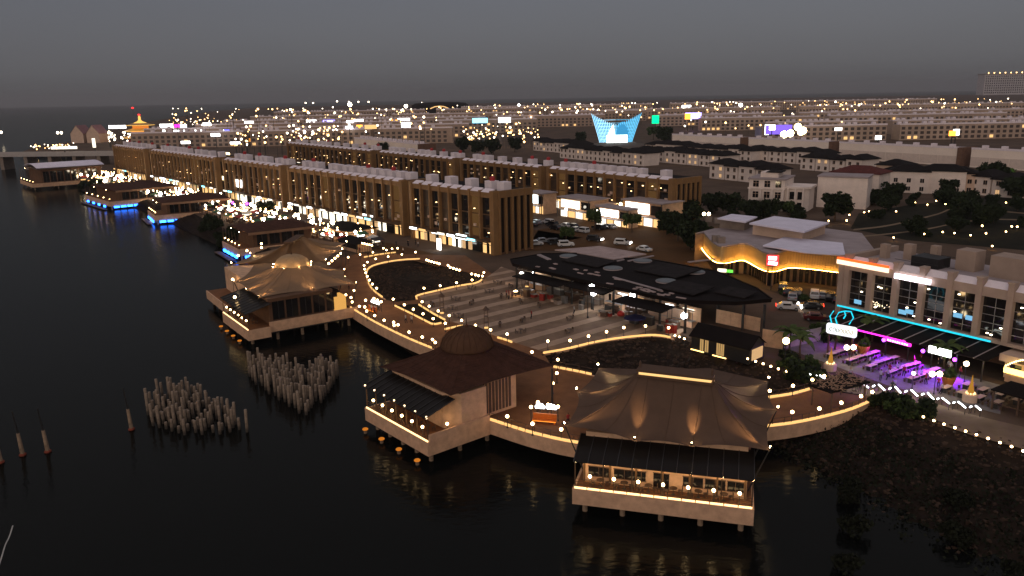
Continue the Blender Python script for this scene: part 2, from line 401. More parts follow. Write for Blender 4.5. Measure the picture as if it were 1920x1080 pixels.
edge_wall('curved pale sea wall with lit panels beside the orange bench', catmull([V(-3.1,93), V(2.3,88.6), V(7.5,85.7), V(12,85)], 8), 1.1)
edge_wall('curved pale sea wall with lit panels right of the big tent', catmull([V(29.5,89.2), V(34,90.2), V(38.4,91.9), V(43,94.2), V(47.3,97.3)], 8), 1.1)
edge_wall('short lit kerb with rail on the inner side behind the tent', catmull([P(1440,748), P(1485,741), P(1525,730)], 6), 1.1, depth=1.2)
edge_wall('low lit kerb on the rubble side between two front pavilions', [P(1037,690), P(1080,698), P(1120,707)], 1.1, depth=1.2)
edge_wall('curving pale wall with lit panels along the plaza front', catmull([P(1020,664), P(1060,657), P(1120,643), P(1180,634), P(1230,631), P(1265,637)], 6), 1.5, rail=False, depth=2.2)
edge_wall('lit kerb looping round the left side of the sunken garden', catmull([P(785,487), P(752,489), P(720,494), P(697,501), P(688,510), P(688,522), P(694,538), P(706,551), P(722,562)], 5), 1.5, depth=.9, rail=False)
edge_wall('lit kerb between the sunken garden and the striped plaza', catmull([P(782,562), P(783,556), P(815,548), P(860,538), P(893,532), P(906,524)], 5), 1.5, depth=.7, rail=False)
edge_wall('lit kerb on the plaza side of the pointed planter', [P(785,573), P(812,590), P(838,604)], 1.3, depth=.1, fascia=False, rail=False)
edge_wall('lit kerb on the walkway side of the pointed planter', [P(740,575), P(775,592), P(812,611), P(838,606)], 1.3, depth=.1, fascia=False, rail=False)
edge_wall('short lit kerb just behind the dome roof', [P(833,620), P(850,616), P(872,612)], 1.3, depth=.1, fascia=False, rail=False)
edge_wall('short lit kerb right of the dome roof at the plaza corner', [P(932,635), P(950,640), P(967,647)], 1.3, depth=.1, fascia=False, rail=False)
edge_wall('lit kerb behind the tent pavilion near the sunken garden', catmull([P(682,484), P(715,478), P(750,474)], 4), 1.6, depth=.1, fascia=False, rail=False)
# planter between the two kerbs
pp = [P(742,573), P(776,590), P(812,608), P(836,604), P(812,588), P(784,571)]
pl = thing('planter_bed', 'pointed planting bed edged with light between walkway and plaza', 'planter', sum(pp, V(0,0))/6)
o = pl.location.copy(); MB().prism([p-o for p in pp], 0, .12).build('soil', m_soil, pl)

# ================================================================ globe lamps
GL = {}
def globe(pos, label, group, r=.21, mat_=None, post=True, name='globe_lamp'):
    mat_ = mat_ or e_globe
    k1 = ('g', r, mat_.name)
    if k1 not in GL: GL[k1] = MB().ball((0,0,0), r, 10, 7).mesh('globe', mat_, True)
    h = pos.z
    root = thing(name, label, 'lamp', (pos.x, pos.y, 0), 0, group)
    put('globe', GL[k1], root, (0,0,h))
    if mat_ is e_globe:  # lens is an added disc for extra ground light; the ring hides it
        k3 = ('l', r)
        if k3 not in GL: GL[k3] = (MB().lathe([(r*.74,-r*.86),(r*.8,-r*1.02)], 10).mesh('fill_mask_ring', m_dark), MB().add([(r*.62*math.cos(a*.785), -r*.62*math.sin(a*.785), -r*1.0) for a in range(8)], [tuple(range(8))]).mesh('lens', e_fill_disc))
        sh_ = put('fill_mask_ring', GL[k3][0], root, (0,0,h)); put('lens', GL[k3][1], sh_)
    if post:
        k2 = ('p', round(h,2))
        if k2 not in GL: GL[k2] = MB().lathe([(.16,0),(.16,.08),(.055,.14),(.045,h-r*.9),(.12,h-r*.86),(.12,h-r*.7)], 8).mesh('post', m_dark)
        put('post', GL[k2], root)
    return root
def globes(lst, off, sc, z, label, group, **kw):
    for p in zz(lst, off, sc, z): globe(p, label, group, **kw)
Z7, Z8, ZB, ZR, ZT, ZC = (640,420), (900,400), (660,600), (1260,560), (1560,700), (400,380)
globes([(203,297),(177,323),(182,352),(190,380),(202,408),(218,437),(242,468),(275,500)], Z7, 4.153, 1.5, 'globe lamp on the lit kerb looping left of the sunken garden', 'globe lamps round the garden loop')
globes([(404,585),(491,629),(561,663),(636,699),(715,737),(810,773),(629,605),(684,640),(755,677),(840,713)], Z7, 4.153, 1.5, 'globe lamp beside the pointed planter bed', 'globe lamps round the planter')
globes([(644,500),(770,480),(897,457),(1018,436),(1099,406),(1110,377)], Z7, 4.153, 1.5, 'globe lamp on the kerb between sunken garden and plaza', 'globe lamps along the garden kerb')
globes([(936,750),(1044,789),(1162,825),(1291,858),(915,812)], Z7, 4.153, 1.5, 'globe lamp at the plaza edge just behind the dome roof', 'globe lamps behind the dome')
globes([(140,641),(260,713),(333,750),(411,789),(528,842),(630,880),(732,922)], Z7, 4.153, 1.4, 'globe lamp along the sea wall left of the dome roof', 'globe lamps on the left sea wall')
globes([(189,594),(254,580),(281,593),(310,605),(182,646),(197,678)], Z7, 4.153, 1.9, 'globe lamp clustered round the far cloud sign', 'globe lamps by the far cloud sign', r=.22)
globes([(75,572),(85,607),(99,518),(35,552),(407,765),(442,785),(710,900)], Z7, 4.153, 1.4, 'small globe lamp near the domed pavilion entrance', 'globe lamps by the pavilion entrance', r=.21)
globes([(327,189),(351,203),(395,193),(438,189),(246,220),(146,238),(54,259),(268,271),(365,254),(471,237),(577,219)], Z7, 4.153, 1.6, 'globe lamp on the walkway behind the tent pavilion', 'globe lamps behind the tent', r=.21)
globes([(663,280),(680,287),(702,292),(723,299),(745,304),(763,310),(831,322),(848,338),(873,345),(897,353),(920,359),(1015,389),(1044,396),(1068,403)], Z7, 4.153, 1.2, 'small globe lamp in the row along the inland garden kerb', 'row of small globes inland of the garden', r=.23)
globes([(85,127),(105,130),(125,137),(145,143),(163,150),(181,153),(200,158),(219,162),(237,166)], Z7, 4.153, 2.6, 'small globe hanging in the row under the dark kiosk roof', 'row of globes by the dark kiosk', r=.22)
globes([(76,843),(196,873),(490,924),(651,920),(785,888),(915,857),(1040,826),(1197,815),(1364,828)], Z8, 3.857, 1.5, 'globe lamp along the curving plaza front wall', 'globe lamps on the plaza front')
globes([(1410,885),(1442,893),(1478,907)], Z8, 3.857, 1.0, 'small bollard lamp left of the black cabin', 'bollard lamps left of the cabin', r=.16)
globes([(376,1003),(563,1058)], Z8, 3.857, 1.5, 'globe lamp on the walkway between dome roof and plaza wall', 'globe lamps behind the hip roof')
globes([(1383,358),(1355,427),(1048,650),(1218,700),(1412,738)], ZB, 3.6, 1.5, 'globe lamp on the promenade between the two front pavilions', 'globe lamps on the front promenade')
globes([(1208,587),(1255,555),(1323,572),(1390,585)], ZB, 3.6, 1.9, 'globe lamp standing round the near cloud sign', 'globe lamps by the near cloud sign', r=.21)
globes([(512,405),(565,423),(615,439),(667,457),(718,474),(773,491)], ZR, 3.6, .9, 'low bollard lamp in the row right of the black cabin', 'bollard lamps right of the cabin', r=.16)
globes([(660,622),(817,588),(948,547),(1028,522),(812,765),(995,742),(1143,702),(1276,658),(1352,630)], ZR, 3.6, 1.4, 'globe lamp on the promenade right of the big tent', 'globe lamps right of the tent')
globes([(487,232),(543,252),(597,271),(655,290),(712,308),(770,327),(832,347),(895,369),(957,390),(1018,414)], ZT, 2.842, .6, 'low path lamp in the row above the dark rubble bank', 'path lamps above the bank', r=.14)
globe(P(1474,639,4.2), 'tall single globe lamp beside the white hoarding', None, .5)
globe(P(978,514,4.5), 'tall globe lamp at the left end of the canopy hall', None, .5, e_globew)
# ================================================================ pavilions on piles
def spot(name, root, loc, target, power=120, size=50, col=(1,.62,.28)):
    """up-light: housing, glowing lens and the light it gives"""
    loc = Vector(loc); d = (Vector(target)-loc).normalized()
    h = MB().tube([loc-d*.18, loc+d*.02], .13, 8).build(name, m_dark, root)
    MB().ball(tuple(loc+d*.03), .12, 8, 5).build('lens', e_spot, h)
    L = bpy.data.lights.new('up_light', 'SPOT'); L.energy = power; L.spot_size = math.radians(size); L.spot_blend = .9; L.color = col; L.shadow_soft_size = .06
    lo = bpy.data.objects.new('up_light', L); COL.objects.link(lo); lo.parent = h
    lo.location = loc+d*.2; lo.rotation_euler = d.to_track_quat('-Z', 'Y').to_euler()
    return h
def tent(name, root, ridge, eave, zr, ze, material, nseg=6, nt=9, pw=1.9, sag=.10, dip=.45, seam=1):
    """membrane: ridge loop to eave loop; eave = anchor points, edges bow inwards between them"""
    n = len(eave); ring_e = []; ring_r = []
    c = sum((Vector((p[0],p[1],0)) for p in eave), V(0,0))/n
    for i in range(n):
        a = Vector((*eave[i][:2],0)); b_ = Vector((*eave[(i+1)%n][:2],0)); za = eave[i][2]; zb = eave[(i+1)%n][2]
        for j in range(nseg):
            t_ = j/nseg; q = a.lerp(b_, t_); k_ = 4*t_*(1-t_)
            q = q+(c-q).normalized()*k_*sag*(b_-a).length
            ring_e.append(Vector((q.x, q.y, za+(zb-za)*t_+.25*k_)))
    r0, r1 = Vector((*ridge[0],0)), Vector((*ridge[1],0)); d = r1-r0; hw = ridge[2] if len(ridge) > 2 else .6
    dn = d.normalized() if d.length > .01 else V(1,0)
    for q in ring_e:
        t_ = max(0, min(1, (Vector((q.x,q.y,0))-r0).dot(dn)/max(d.length,.01))) if d.length > .01 else 0
        base = r0+d*t_; o_ = Vector((q.x-base.x, q.y-base.y, 0)).normalized()*hw
        ring_r.append(Vector((base.x+o_.x, base.y+o_.y, zr)))
    m_ = len(ring_e); vs = []
    for k_ in range(nt+1):
        t_ = k_/nt
        for i in range(m_):
            p = ring_r[i].lerp(ring_e[i], t_); kk = (i%nseg)/nseg; z_ = ring_e[i].z+(zr-ring_e[i].z)*(1-t_)**pw-dip*4*kk*(1-kk)*math.sin(math.pi*min(1,t_*.9))
            vs.append((p.x, p.y, z_))
    top = len(vs)
    fs = [(k_*m_+i, (k_+1)*m_+i, (k_+1)*m_+(i+1)%m_, k_*m_+(i+1)%m_) for k_ in range(nt) for i in range(m_)]
    vs.append((*(r0+d/2)[:2], zr)); fs += [(i, (i+1)%m_, top) for i in range(m_)]
    roof_ = MB().add(vs, fs).build(name, material, root, True)
    sm__ = MB(); step_ = nseg//2 if seam == 1 else 1
    for i in range(0, m_, step_): sm__.tube([Vector(vs[k_*m_+i])+V(0,0,.02) for k_ in range(nt+1)], .035, 4, cap=False)
    if seam == 2:
        for k_ in range(1, nt+1): sm__.tube([Vector(vs[k_*m_+i%m_])+V(0,0,.015) for i in range(m_+1)], .03, 4, cap=False)
    sm__.build('roof_seams', material, roof_)['kind'] = 'stuff'
    return roof_
def rows(a, b_, n): return [Vector(a).lerp(Vector(b_), i/(n-1)) for i in range(n)]
def veranda(root, x0, x1, y0, y1, npost, zt=3.2, zb=4.3, glb=True, wall=True, strip=e_stripw, light=True):
    """open gallery along local -y: floor edge y0, house wall y1, awning of ribs and panes, posts, rail, lit edge"""
    aw = thing_part('awning', root)
    n = npost*2
    pane = MB().add([(.04,y0-.25,zt),((x1-x0)/n-.04,y0-.25,zt),((x1-x0)/n-.04,y1+.3,zb),(.04,y1+.3,zb),(.04,y0-.25,zt-.06),((x1-x0)/n-.04,y0-.25,zt-.06),((x1-x0)/n-.04,y1+.3,zb-.06),(.04,y1+.3,zb-.06)],
                    [(0,1,2,3),(7,6,5,4),(0,4,5,1),(1,5,6,2),(2,6,7,3),(3,7,4,0)]).mesh('pane', m_awn)
    for i in range(n): put('pane', pane, aw, (x0+(x1-x0)*i/n,0,0))
    rib = MB().bar((0,y0-.3,zt+.02), (0,y1+.3,zb+.02), .07, .14).mesh('rib', m_dark)
    for i in range(n+1): put('rib', rib, aw, (x0+(x1-x0)*i/n,0,0))
    post = MB().box(-.06,.06,-.06,.06,0,zt).mesh('post', m_bronzed)
    dl = MB().lathe([(.05,-.0),(.11,-.12),(.11,-.2)], 8).mesh('down_light', e_spot)
    for i in range(npost+1):
        x = x0+.1+(x1-x0-.2)*i/npost
        put('post', post, root, (x, y0+.12, 0))
        if light: put('down_light', dl, root, (x, y0+.3, zt-.1))
    for z_ in (.45,.75,1.05): MB().bar((x0,y0+.1,z_),(x1,y0+.1,z_),.04).build('rail', m_wood, root)
    k_ = max(6, int((x1-x0)/1.3)); st = (x1-x0)/k_
    pm = MB().box(.05, st-.05, y0-.06, y0+.06, .02, .2).mesh('light_panel', strip)
    for i in range(k_): put('light_panel', pm, root, (x0+st*i,0,0))
def thing_part(name, parent):
    o = bpy.data.objects.new(name, None); COL.objects.link(o); o.parent = parent; o.empty_display_size = .3; return o
def piles(root, x0, x1, y0, y1, nx, ny, zt=-1.7, orange=False):
    pm = MB().lathe([(.28,-5),(.28,zt)], 10).mesh('pile', m_pile)
    for i in range(nx):
        for j in range(ny):
            put('pile', pm, root, (x0+(x1-x0)*i/(nx-1), y0+(y1-y0)*j/(ny-1), 0))
def chairs(root_list, pts, rz, label, group):
    pass
GM = MB().ball((0,0,0), .18, 10, 7).mesh('globe', e_globe, True)
RRING = MB().lathe([(.13,-.155),(.145,-.185)], 10).mesh('fill_mask_ring', m_dark); RAIL_FILL = MB().add([(.11*math.cos(a*.785), -.11*math.sin(a*.785), -.18) for a in range(8)], [tuple(range(8))]).mesh('lens', e_fill_disc)  # ring hides the added light disc under each rail globe
GP = MB().box(-.03,.03,-.03,.03,0,1.1).mesh('lamp_post', m_dark)
def rail_globe(p, label, group):
    r = thing('globe_lamp', label, 'lamp', (p[0],p[1],p[2]), 0, group)
    put('lamp_post', GP, r); put('globe', GM, r, (0,0,1.3)); put('lens', RAIL_FILL, put('fill_mask_ring', RRING, r, (0,0,1.3))); return r
TT = MB().lathe([(.42,.72),(.42,.76)], 10).mesh('tabletop', m_wood); TL = MB().lathe([(.22,0),(.22,.03),(.04,.05),(.04,.72)], 8).mesh('pedestal', m_dark)
CH1 = MB().box(-.2,.2,-.2,.2,.42,.47).mesh('seat', m_wood); CH2 = MB().box(-.2,.2,.17,.2,.47,.85).mesh('backrest', m_wood)
CLEG = MB().box(-.02,.02,-.02,.02,0,.42).mesh('leg', m_dark)
def table(p, label, group, nch=2, rz=0, seats=True):
    r = thing('cafe_table', label, 'table', p, rz, group); put('tabletop', TT, r); put('pedestal', TL, r)
    for i in range(nch if seats else 0):
        a = 2*math.pi*i/nch+rz
        c_ = thing('cafe_chair', label.replace('table', 'chair', 1), 'chair', Vector(p)+V(math.cos(a)*.75, math.sin(a)*.75), a-math.pi/2, 'chairs: '+group)
        put('seat', CH1, c_); put('backrest', CH2, c_)
        for sx_ in (-.17,.17):
            for sy_ in (-.17,.17): put('leg', CLEG, c_, (sx_,sy_,0))
def world(root, p):
    a = root.rotation_euler[2]; c_, s_ = math.cos(a), math.sin(a)
    return V(root.location.x+p[0]*c_-p[1]*s_, root.location.y+p[0]*s_+p[1]*c_, root.location.z+(p[2] if len(p) > 2 else 0))
def local(root, p):
    a = root.rotation_euler[2]; c_, s_ = math.cos(a), math.sin(a); dx = p[0]-root.location.x; dy = p[1]-root.location.y
    return V(dx*c_+dy*s_, -dx*s_+dy*c_, p[2] if len(p) > 2 else 0)

# ---- A: the big tent pavilion in front
fa = V(6.1,75.1); fb = V(23.3,70.2); LA = (fb-fa).length; ra = rot(fb-fa)
A = thing('tent_pavilion', 'white seafront pavilion under a big grey ridge tent, nearest in front', 'pavilion', fa, ra)
MB().box(0, LA, 0, 15, -.25, -.02).build('floor', m_deck, A)
fz = MB(); fz.box(-.15, LA+.15, -.15, .1, -1.75, .02); fz.build('fascia', m_fascia, A)
MB().box(-.15, .1, .1, 10, -1.75, .02).build('fascia', m_fascia, A); MB().box(LA-.1, LA+.15, .1, 9, -1.75, .02).build('fascia', m_fascia, A)
MB().box(.3, LA-.3, .3, 14.8, -1.6, -.27).build('underfloor', m_black, A)
MB().box(.6, LA-.6, 3.6, 14.5, -.02, 4.9).build('wall', m_white, A); MB().box(.6, LA-.6, 1.9, 3.59, -.02, 3.25).build('gallery_wall', m_white, A)
for k_ in range(7):
    x = .75+k_*(LA-1.5)/6; MB().box(x-.1,x+.1,1.72,1.9,0,3.2).build('wall_pier', m_bronzed, A); spot('wall_light', A, (x,1.5,2.75), (x,1.62,.3), 55, 95)
# windows in the gallery wall
for i, (x, w, z0, z1) in enumerate([(1.2,2.2,.75,1.75),(3.9,2.2,.75,1.75),(6.3,.9,.75,1.75),(8.0,1.6,.1,1.8),(11.0,2.0,.75,1.75),(13.2,2.0,.75,1.75),(15.4,1.6,.75,1.75)]):
    g = MB().box(x, x+w, 1.83, 1.89, z0, z1).build('window', m_glass, A)
    MB().box(x-.06, x+w+.06, 1.8, 1.86, z1, z1+.08).box(x-.06, x+w+.06, 1.76, 1.86, z0-.08, z0).box(x+w/2-.03, x+w/2+.03, 1.8, 1.86, z0, z1).build('frame', m_wood, g)
veranda(A, 0, LA, 0, 3.6, 6, 3.15, 4.5)
piles(A, 1, LA-1, 1, 13, 5, 4)
eA = [local(A, (p[0],p[1],z)) for p, z in ((P(1060,800,5.6),5.6), (P(1190,828,5.1),5.1), (P(1297,838,5.1),5.1), (P(1442,845,5.3),5.3), (P(1456,770,6.2),6.2), (P(1440,715,6.6),6.6), (P(1330,690,6.0),6.0), (P(1122,690,6.6),6.6), (P(1083,735,6.2),6.2))]
rA = [local(A, P(1207,698,10.4)), local(A, P(1328,712,10.4))]
tent('membrane', A, (rA[0][:2], rA[1][:2], .7), [tuple(p) for p in eA], 10.2, 5.5, m_membrane, 8, 14, 1.75, .07, .22)
rc = thing_part('ridge_cap', A)
mb = MB(); d = (rA[1]-rA[0]).normalized(); q = V(-d.y, d.x)
for z0, z1, w in ((10.1,10.35,.9),(10.75,11.0,1.05)):
    a, b_ = rA[0]-d*.6, rA[1]+d*.6
    mb.prism([(a+q*w)[:2], (a-q*w)[:2], (b_-q*w)[:2], (b_+q*w)[:2]], z0, z1)
mb.build('cap_slab', m_membrane, rc)
a, b_ = rA[0]-d*.4, rA[1]+d*.4
MB().prism([(a+q*.7)[:2], (a-q*.7)[:2], (b_-q*.7)[:2], (b_+q*.7)[:2]], 10.34, 10.76).build('glowing_band', em('ridge_glow', (1,.6,.22), 1.3), rc)
for k_ in (0, 1): MB().lathe([(.14,11),(.14,11.5),(.05,11.7)], 8, (*[rA[0]-d*.4, rA[1]+d*.4][k_][:2],0)).build('finial', m_membrane, rc)
for i in (0, 1, 2, 3, 4, 5, 7, 8):
    p = eA[i]; tgt = Vector((*(rA[0] if p.x < LA/2 else rA[1])[:2], 9.6))
    if i in (1, 2): tgt = Vector((p.x, p.y+8, 8.6))
    dirn = Vector((p.x-tgt.x, p.y-tgt.y, 0)).normalized()
    if i not in (1, 2): tgt = p.lerp(tgt, .45); tgt.z = p.z+.9
    spot('spot_light', A, (p.x+dirn.x*.2, p.y+dirn.y*.2, p.z+.45), tgt, 1500 if i not in (1,2) else 1500, 32)
    if i in (0, 3, 4, 8, 5, 7):
        base = Vector((p.x-dirn.x*1.5, p.y-dirn.y*1.5, 0)) if i in (5,7) else Vector((max(.1,min(LA-.1,p.x-dirn.x*2.2)), max(.1,p.y-dirn.y*2.2), 0))
        MB().tube([base, p], .1, 8, .06).build('mast', m_dark, A)
for i in range(7):
    rail_globe(world(A, (1.6+i*2.5, .45, 0)), 'small globe lamp on the front tent pavilion rail', 'globes on the front tent pavilion')
    if i < 6: table(world(A, (2.6+i*2.5, 1.05, 0)), 'small table in the gallery of the front tent pavilion', 'tables in the front gallery')
MB().tube([(-.3,.6,1.5),(LA*.36,-.6,-3)], .05, 5).build('stay_rod', m_metal, A) if False else None

# ---- B: hip roof with dome
wB, sB = V(-19.6,98), V(-10.3,86.9); LB = (sB-wB).length; rB = rot(sB-wB)
B = thing('dome_pavilion', 'dark brown hip roofed pavilion with a ribbed dome cap in front', 'pavilion', wB, rB)
MB().box(0, LB, 0, 16, -.25, -.02).build('floor', m_deck, B)
MB().box(-.15, LB+.15, -.15, .1, -1.75, .02).build('fascia', m_fascia, B)
MB().box(LB-.1, LB+.15, .1, 9.3, -1.75, 0.9).build('fascia', m_fascia, B); MB().box(-.15, .1, .1, 14, -1.75, .02).build('fascia', m_fascia, B)
MB().box(.3, LB-.3, .3, 15.8, -1.6, -.27).build('underfloor', m_black, B)
MB().prism([(.8,3.8),(LB-2.2,3.8),(LB-.2,5.2),(LB-.2,9.1),(LB-1.4,9.1),(LB-1.4,15),(.8,15)], -.02, 4.7).build('wall', m_white, B)
pn = MB().box(-.2,.2,-.02,.02,.4,4.5).mesh('wall_slat', m_wood)
for i in range(9): put('wall_slat', pn, B, (LB-1.36, 9.5+i*.55, 0), math.pi/2)
veranda(B, 0, LB, 0, 3.8, 6, 3.1, 4.4, light=False)
for i in range(7):
    MB().lathe([(.1,3.0),(.13,3.15),(.1,3.3)], 8, (.1+(LB-.2)*i/6,-.02,0)).build('wall_light', em('soft_lamp_glow', (1,.7,.4), 4), B)
piles(B, 1, LB-1, 1, 14, 5, 4)
eB = [local(B, (*P(u, v, 5)[:2], 5.0)) for u, v in ((712,688),(845,742),(1040,685),(905,632))]
cB = local(B, (*P(880,657,7.4)[:2], 0)); cB = sum((Vector((p.x,p.y,0)) for p in eB), V(0,0))/4
tent('roof', B, (cB[:2], cB[:2], 3.3), [tuple(p) for p in eB], 7.6, 5, m_roofb, 8, 14, 1.35, .015, .1, 2)
dm = thing_part('dome', B)
MB().lathe([(3.45,7.5),(3.55,7.75),(3.45,8.0),(3.2,8.7),(2.6,9.4),(1.7,9.95),(.8,10.2),(.2,10.25)], 32, (cB.x,cB.y,0)).build('dome_shell', m_dome, dm, True)
rb = MB(); 
for i in range(24):
    a = 2*math.pi*i/24
    rb.tube([(cB.x+math.cos(a)*r_, cB.y+math.sin(a)*r_, z_) for r_, z_ in ((3.58,7.75),(3.5,8.0),(3.25,8.7),(2.64,9.42),(1.72,9.98),(.8,10.24))], .05, 4)
o = rb.build('rib', m_dome, dm); o['kind'] = 'stuff'
MB().lathe([(.25,10.2),(.18,10.5),(.06,10.7),(.05,11.4),(.01,11.6)], 8, (cB.x,cB.y,0)).build('finial', m_dome, dm)
for i in range(6): rail_globe(world(B, (1.2+i*2.3, .45, 0)), 'small globe lamp on the front dome pavilion rail', 'globes on the dome pavilion')
rail_globe(world(B, (LB-.5, 3.2, 0)), 'single globe lamp at the gallery corner of the dome pavilion', None)
for i in range(5): table(world(B, (2+i*2.4, 1.9, 0)), 'small table in the gallery of the dome pavilion', 'tables in the dome gallery')
for i in range(4):   # orange landing lamps on the outer piles
    p = world(B, (1.0+i*4.1, -.9, 0)); r = thing('pile_lamp', 'orange glowing lamp on a pile below the dome pavilion', 'lamp', (p.x,p.y,-3.6), 0, 'orange pile lamps')
    MB().lathe([(.22,0),(.22,1.1)], 8).build('pile', m_pile, r); MB().lathe([(.36,1.1),(.4,1.2),(.3,1.3)], 12).build('lamp_cap', em('orange_cap_glow', (1,.3,.03), .6), r)
# masts of B at its inland corner
for u, v in ((1035,690),):
    p = local(B, (*P(u,v,5)[:2],5)); MB().tube([(p.x,p.y,0),(p.x,p.y,4.9)], .14, 8).build('mast', m_dark, B)

m_membrane2 = mat('tan_membrane', (.22,.135,.075), .75, .1, .3)
# ---- C: twin tent pavilions further along
wC, sC = V(-56,147.6), V(-47.1,135); LC = (sC-wC).length; rC = rot(sC-wC)
C = thing('dome_tent_pavilion', 'pale tensile pavilion with a glowing dome cap, second from the front', 'pavilion', wC, rC)
MB().box(0, LC, 0, 4, -.25, -.02).build('floor', m_deck, C)
MB().box(-.15, LC+.15, -.15, .1, -1.9, .02).build('fascia', m_fascia, C); MB().box(LC-.1, LC+.15, .1, 4, -1.9, .02).build('fascia', m_fascia, C)
bx = local(C, V(-44.3,137.2)); by = local(C, V(-31.7,149.2))
MB().box(LC-.6, LC-.35, 4, by.y+.5, -1.2, .7).build('fascia', m_fascia, C)
MB().box(0, LC-.6, 4, by.y, -.25, -.02).build('floor', m_deck, C)
MB().box(.3, LC-.9, .3, by.y-.3, -1.6, -.27).build('underfloor', m_black, C)
MB().box(.6, LC-1.2, 4.4, by.y-4, -.02, 4.8).build('wall', m_brick, C)
for i in range(5):
    g = MB().box(LC-1.18, LC-1.12, 5+i*2.6, 7.2+i*2.6, .8, 4.2).build('window', m_glass, C)
    MB().box(LC-1.12, LC-1.08, 6.05+i*2.6, 6.13+i*2.6, .8, 4.2).build('mullion', m_dark, g)
MB().box(LC-4, LC-1, by.y-3.9, by.y-1.5, 0, 3.2).build('entrance', em('entrance_glow', (1,.5,.12), .8), C)
veranda(C, 0, LC, 0, 4.2, 5, 3.0, 4.2, light=False)
piles(C, 1, LC-1.5, 1, by.y-1, 4, 5)
eC = [local(C, (*P(u, v, z)[:2], z)) for u, v, z in ((439,529,5),(462,545,4.9),(485,559,4.9),(588,545,4.7),(668,533,5.2),(645,508,5.2),(600,490,5),(480,490,5))]
cC = local(C, (*P(548,497,7.2)[:2],0))
tent('membrane', C, (cC[:2], cC[:2], 2.9), [tuple(p) for p in eC], 7.6, 5, m_membrane2, 8, 10, 1.6, .07, .3)
dm = thing_part('dome', C)
MB().lathe([(3.5,7.0),(3.6,7.25),(3.5,7.6),(3.0,8.4),(2.2,9.0),(1.2,9.35),(.2,9.45)], 28, (cC.x,cC.y,0)).build('dome_shell', mat('gold_dome', (.36,.24,.13), .7, .15, 1), dm, True)
MB().lathe([(.2,9.4),(.1,9.8),(.02,10.3)], 8, (cC.x,cC.y,0)).build('finial', m_dome, dm)
for i, p in enumerate(eC):
    if i in (0, 1, 2, 3, 4, 5): 
        dirn = Vector((p.x-cC.x, p.y-cC.y, 0)).normalized()
        spot('spot_light', C, (p.x+dirn.x*.15, p.y+dirn.y*.15, p.z+.4), tuple(Vector(p).lerp(Vector((cC.x,cC.y,p.z+1.2)), .5)), 2200, 50)
        if i in (0,4,5): MB().tube([(p.x-dirn.x*1.5, p.y-dirn.y*1.5, 0), p], .09, 6).build('mast', m_dark, C)
for i in range(8):
    a = 2*math.pi*i/8; p = Vector((cC.x+math.cos(a)*4.1, cC.y+math.sin(a)*4.1, 7.35))
    spot('dome_light', C, p, (cC.x, cC.y, 8.6), 40, 80)
for i in range(6): rail_globe(world(C, (1.3+i*2.4, .4, 0)), 'small globe lamp on the glowing dome pavilion rail', 'globes on the glowing dome pavilion')
for i in range(5): table(world(C, (2+i*2.4, 2, 0)), 'small table in the gallery of the glowing dome pavilion', 'tables in the glowing dome gallery')
for i in range(4):
    p = world(C, (.8+i*3.9, -.9, 0)); r = thing('pile_lamp', 'orange glowing lamp on a pile below the glowing dome pavilion', 'lamp', (p.x,p.y,-3.6), 0, 'far orange pile lamps')
    MB().lathe([(.22,0),(.22,1.1)], 8).build('pile', m_pile, r); MB().lathe([(.36,1.1),(.4,1.2),(.3,1.3)], 12).build('lamp_cap', em('orange_cap_glow', (1,.3,.03), .6), r)
# C2
w2, s2 = V(-66,166), V(-57,152.5); L2 = (s2-w2).length; r2 = rot(s2-w2)
C2 = thing('ridge_tent_pavilion', 'pale ridge tent pavilion directly behind the glowing dome pavilion', 'pavilion', w2, r2)
MB().box(0, L2, 0, 18, -.25, -.02).build('floor', m_deck, C2); MB().box(-.15, L2+.15, -.15, .1, -1.75, .02).build('fascia', m_fascia, C2)
MB().box(.3, L2-.3, .3, 17.8, -1.6, -.27).build('underfloor', m_black, C2)
MB().box(.6, L2-.6, 4, 17.5, -.02, 4.8).build('wall', m_white, C2); piles(C2, 1, L2-1, 1, 16, 4, 5)
e2 = [local(C2, (*P(u, v, z)[:2], z)) for u, v, z in ((435,496,5),(520,497,4.8),(610,490,5),(641,470,5.4),(649,456,5.4),(580,446,5),(470,478,5))]
ra2 = [local(C2, P(541,455,10.3)), local(C2, P(562,443,10.3))]
tent('membrane', C2, (ra2[0][:2], ra2[1][:2], .7), [tuple(p) for p in e2], 10.3, 5, m_membrane2, 8, 10, 1.9, .08, .4)
d = (ra2[1]-ra2[0]).normalized(); q = V(-d.y,d.x); a, b_ = ra2[0]-d*.5, ra2[1]+d*.5
MB().prism([(a+q*.9)[:2],(a-q*.9)[:2],(b_-q*.9)[:2],(b_+q*.9)[:2]], 10.2, 10.6).build('ridge_cap', m_membrane, C2)
for i in (0, 2, 3, 4, 6):
    p = e2[i]; tg = Vector((*ra2[0][:2], 8.6)); dirn = Vector((p.x-tg.x, p.y-tg.y, 0)).normalized()
    spot('spot_light', C2, (p.x+dirn.x*.2, p.y+dirn.y*.2, p.z+.45), Vector(p).lerp(tg, .4)-V(0,0,.2), 3000, 50)
    MB().tube([(p.x-dirn.x*1.2, p.y-dirn.y*1.2, 0), p], .09, 6).build('mast', m_dark, C2)
globes([(348,297),(348,325),(243,347),(180,383),(205,500),(190,527),(224,510),(140,555),(155,683)], ZC, 3.857, 4.0, 'bright globe lamp on the left edge of the twin tent pavilions', 'globes left of the twin tents', r=.26)
globes([(922,367),(900,385),(880,402),(858,420),(835,440),(805,470),(884,503),(948,537)], ZC, 3.857, 4.6, 'globe lamp in the string climbing between the twin tents', 'string of globes between the twin tents', r=.24, post=False, name='string_globe')

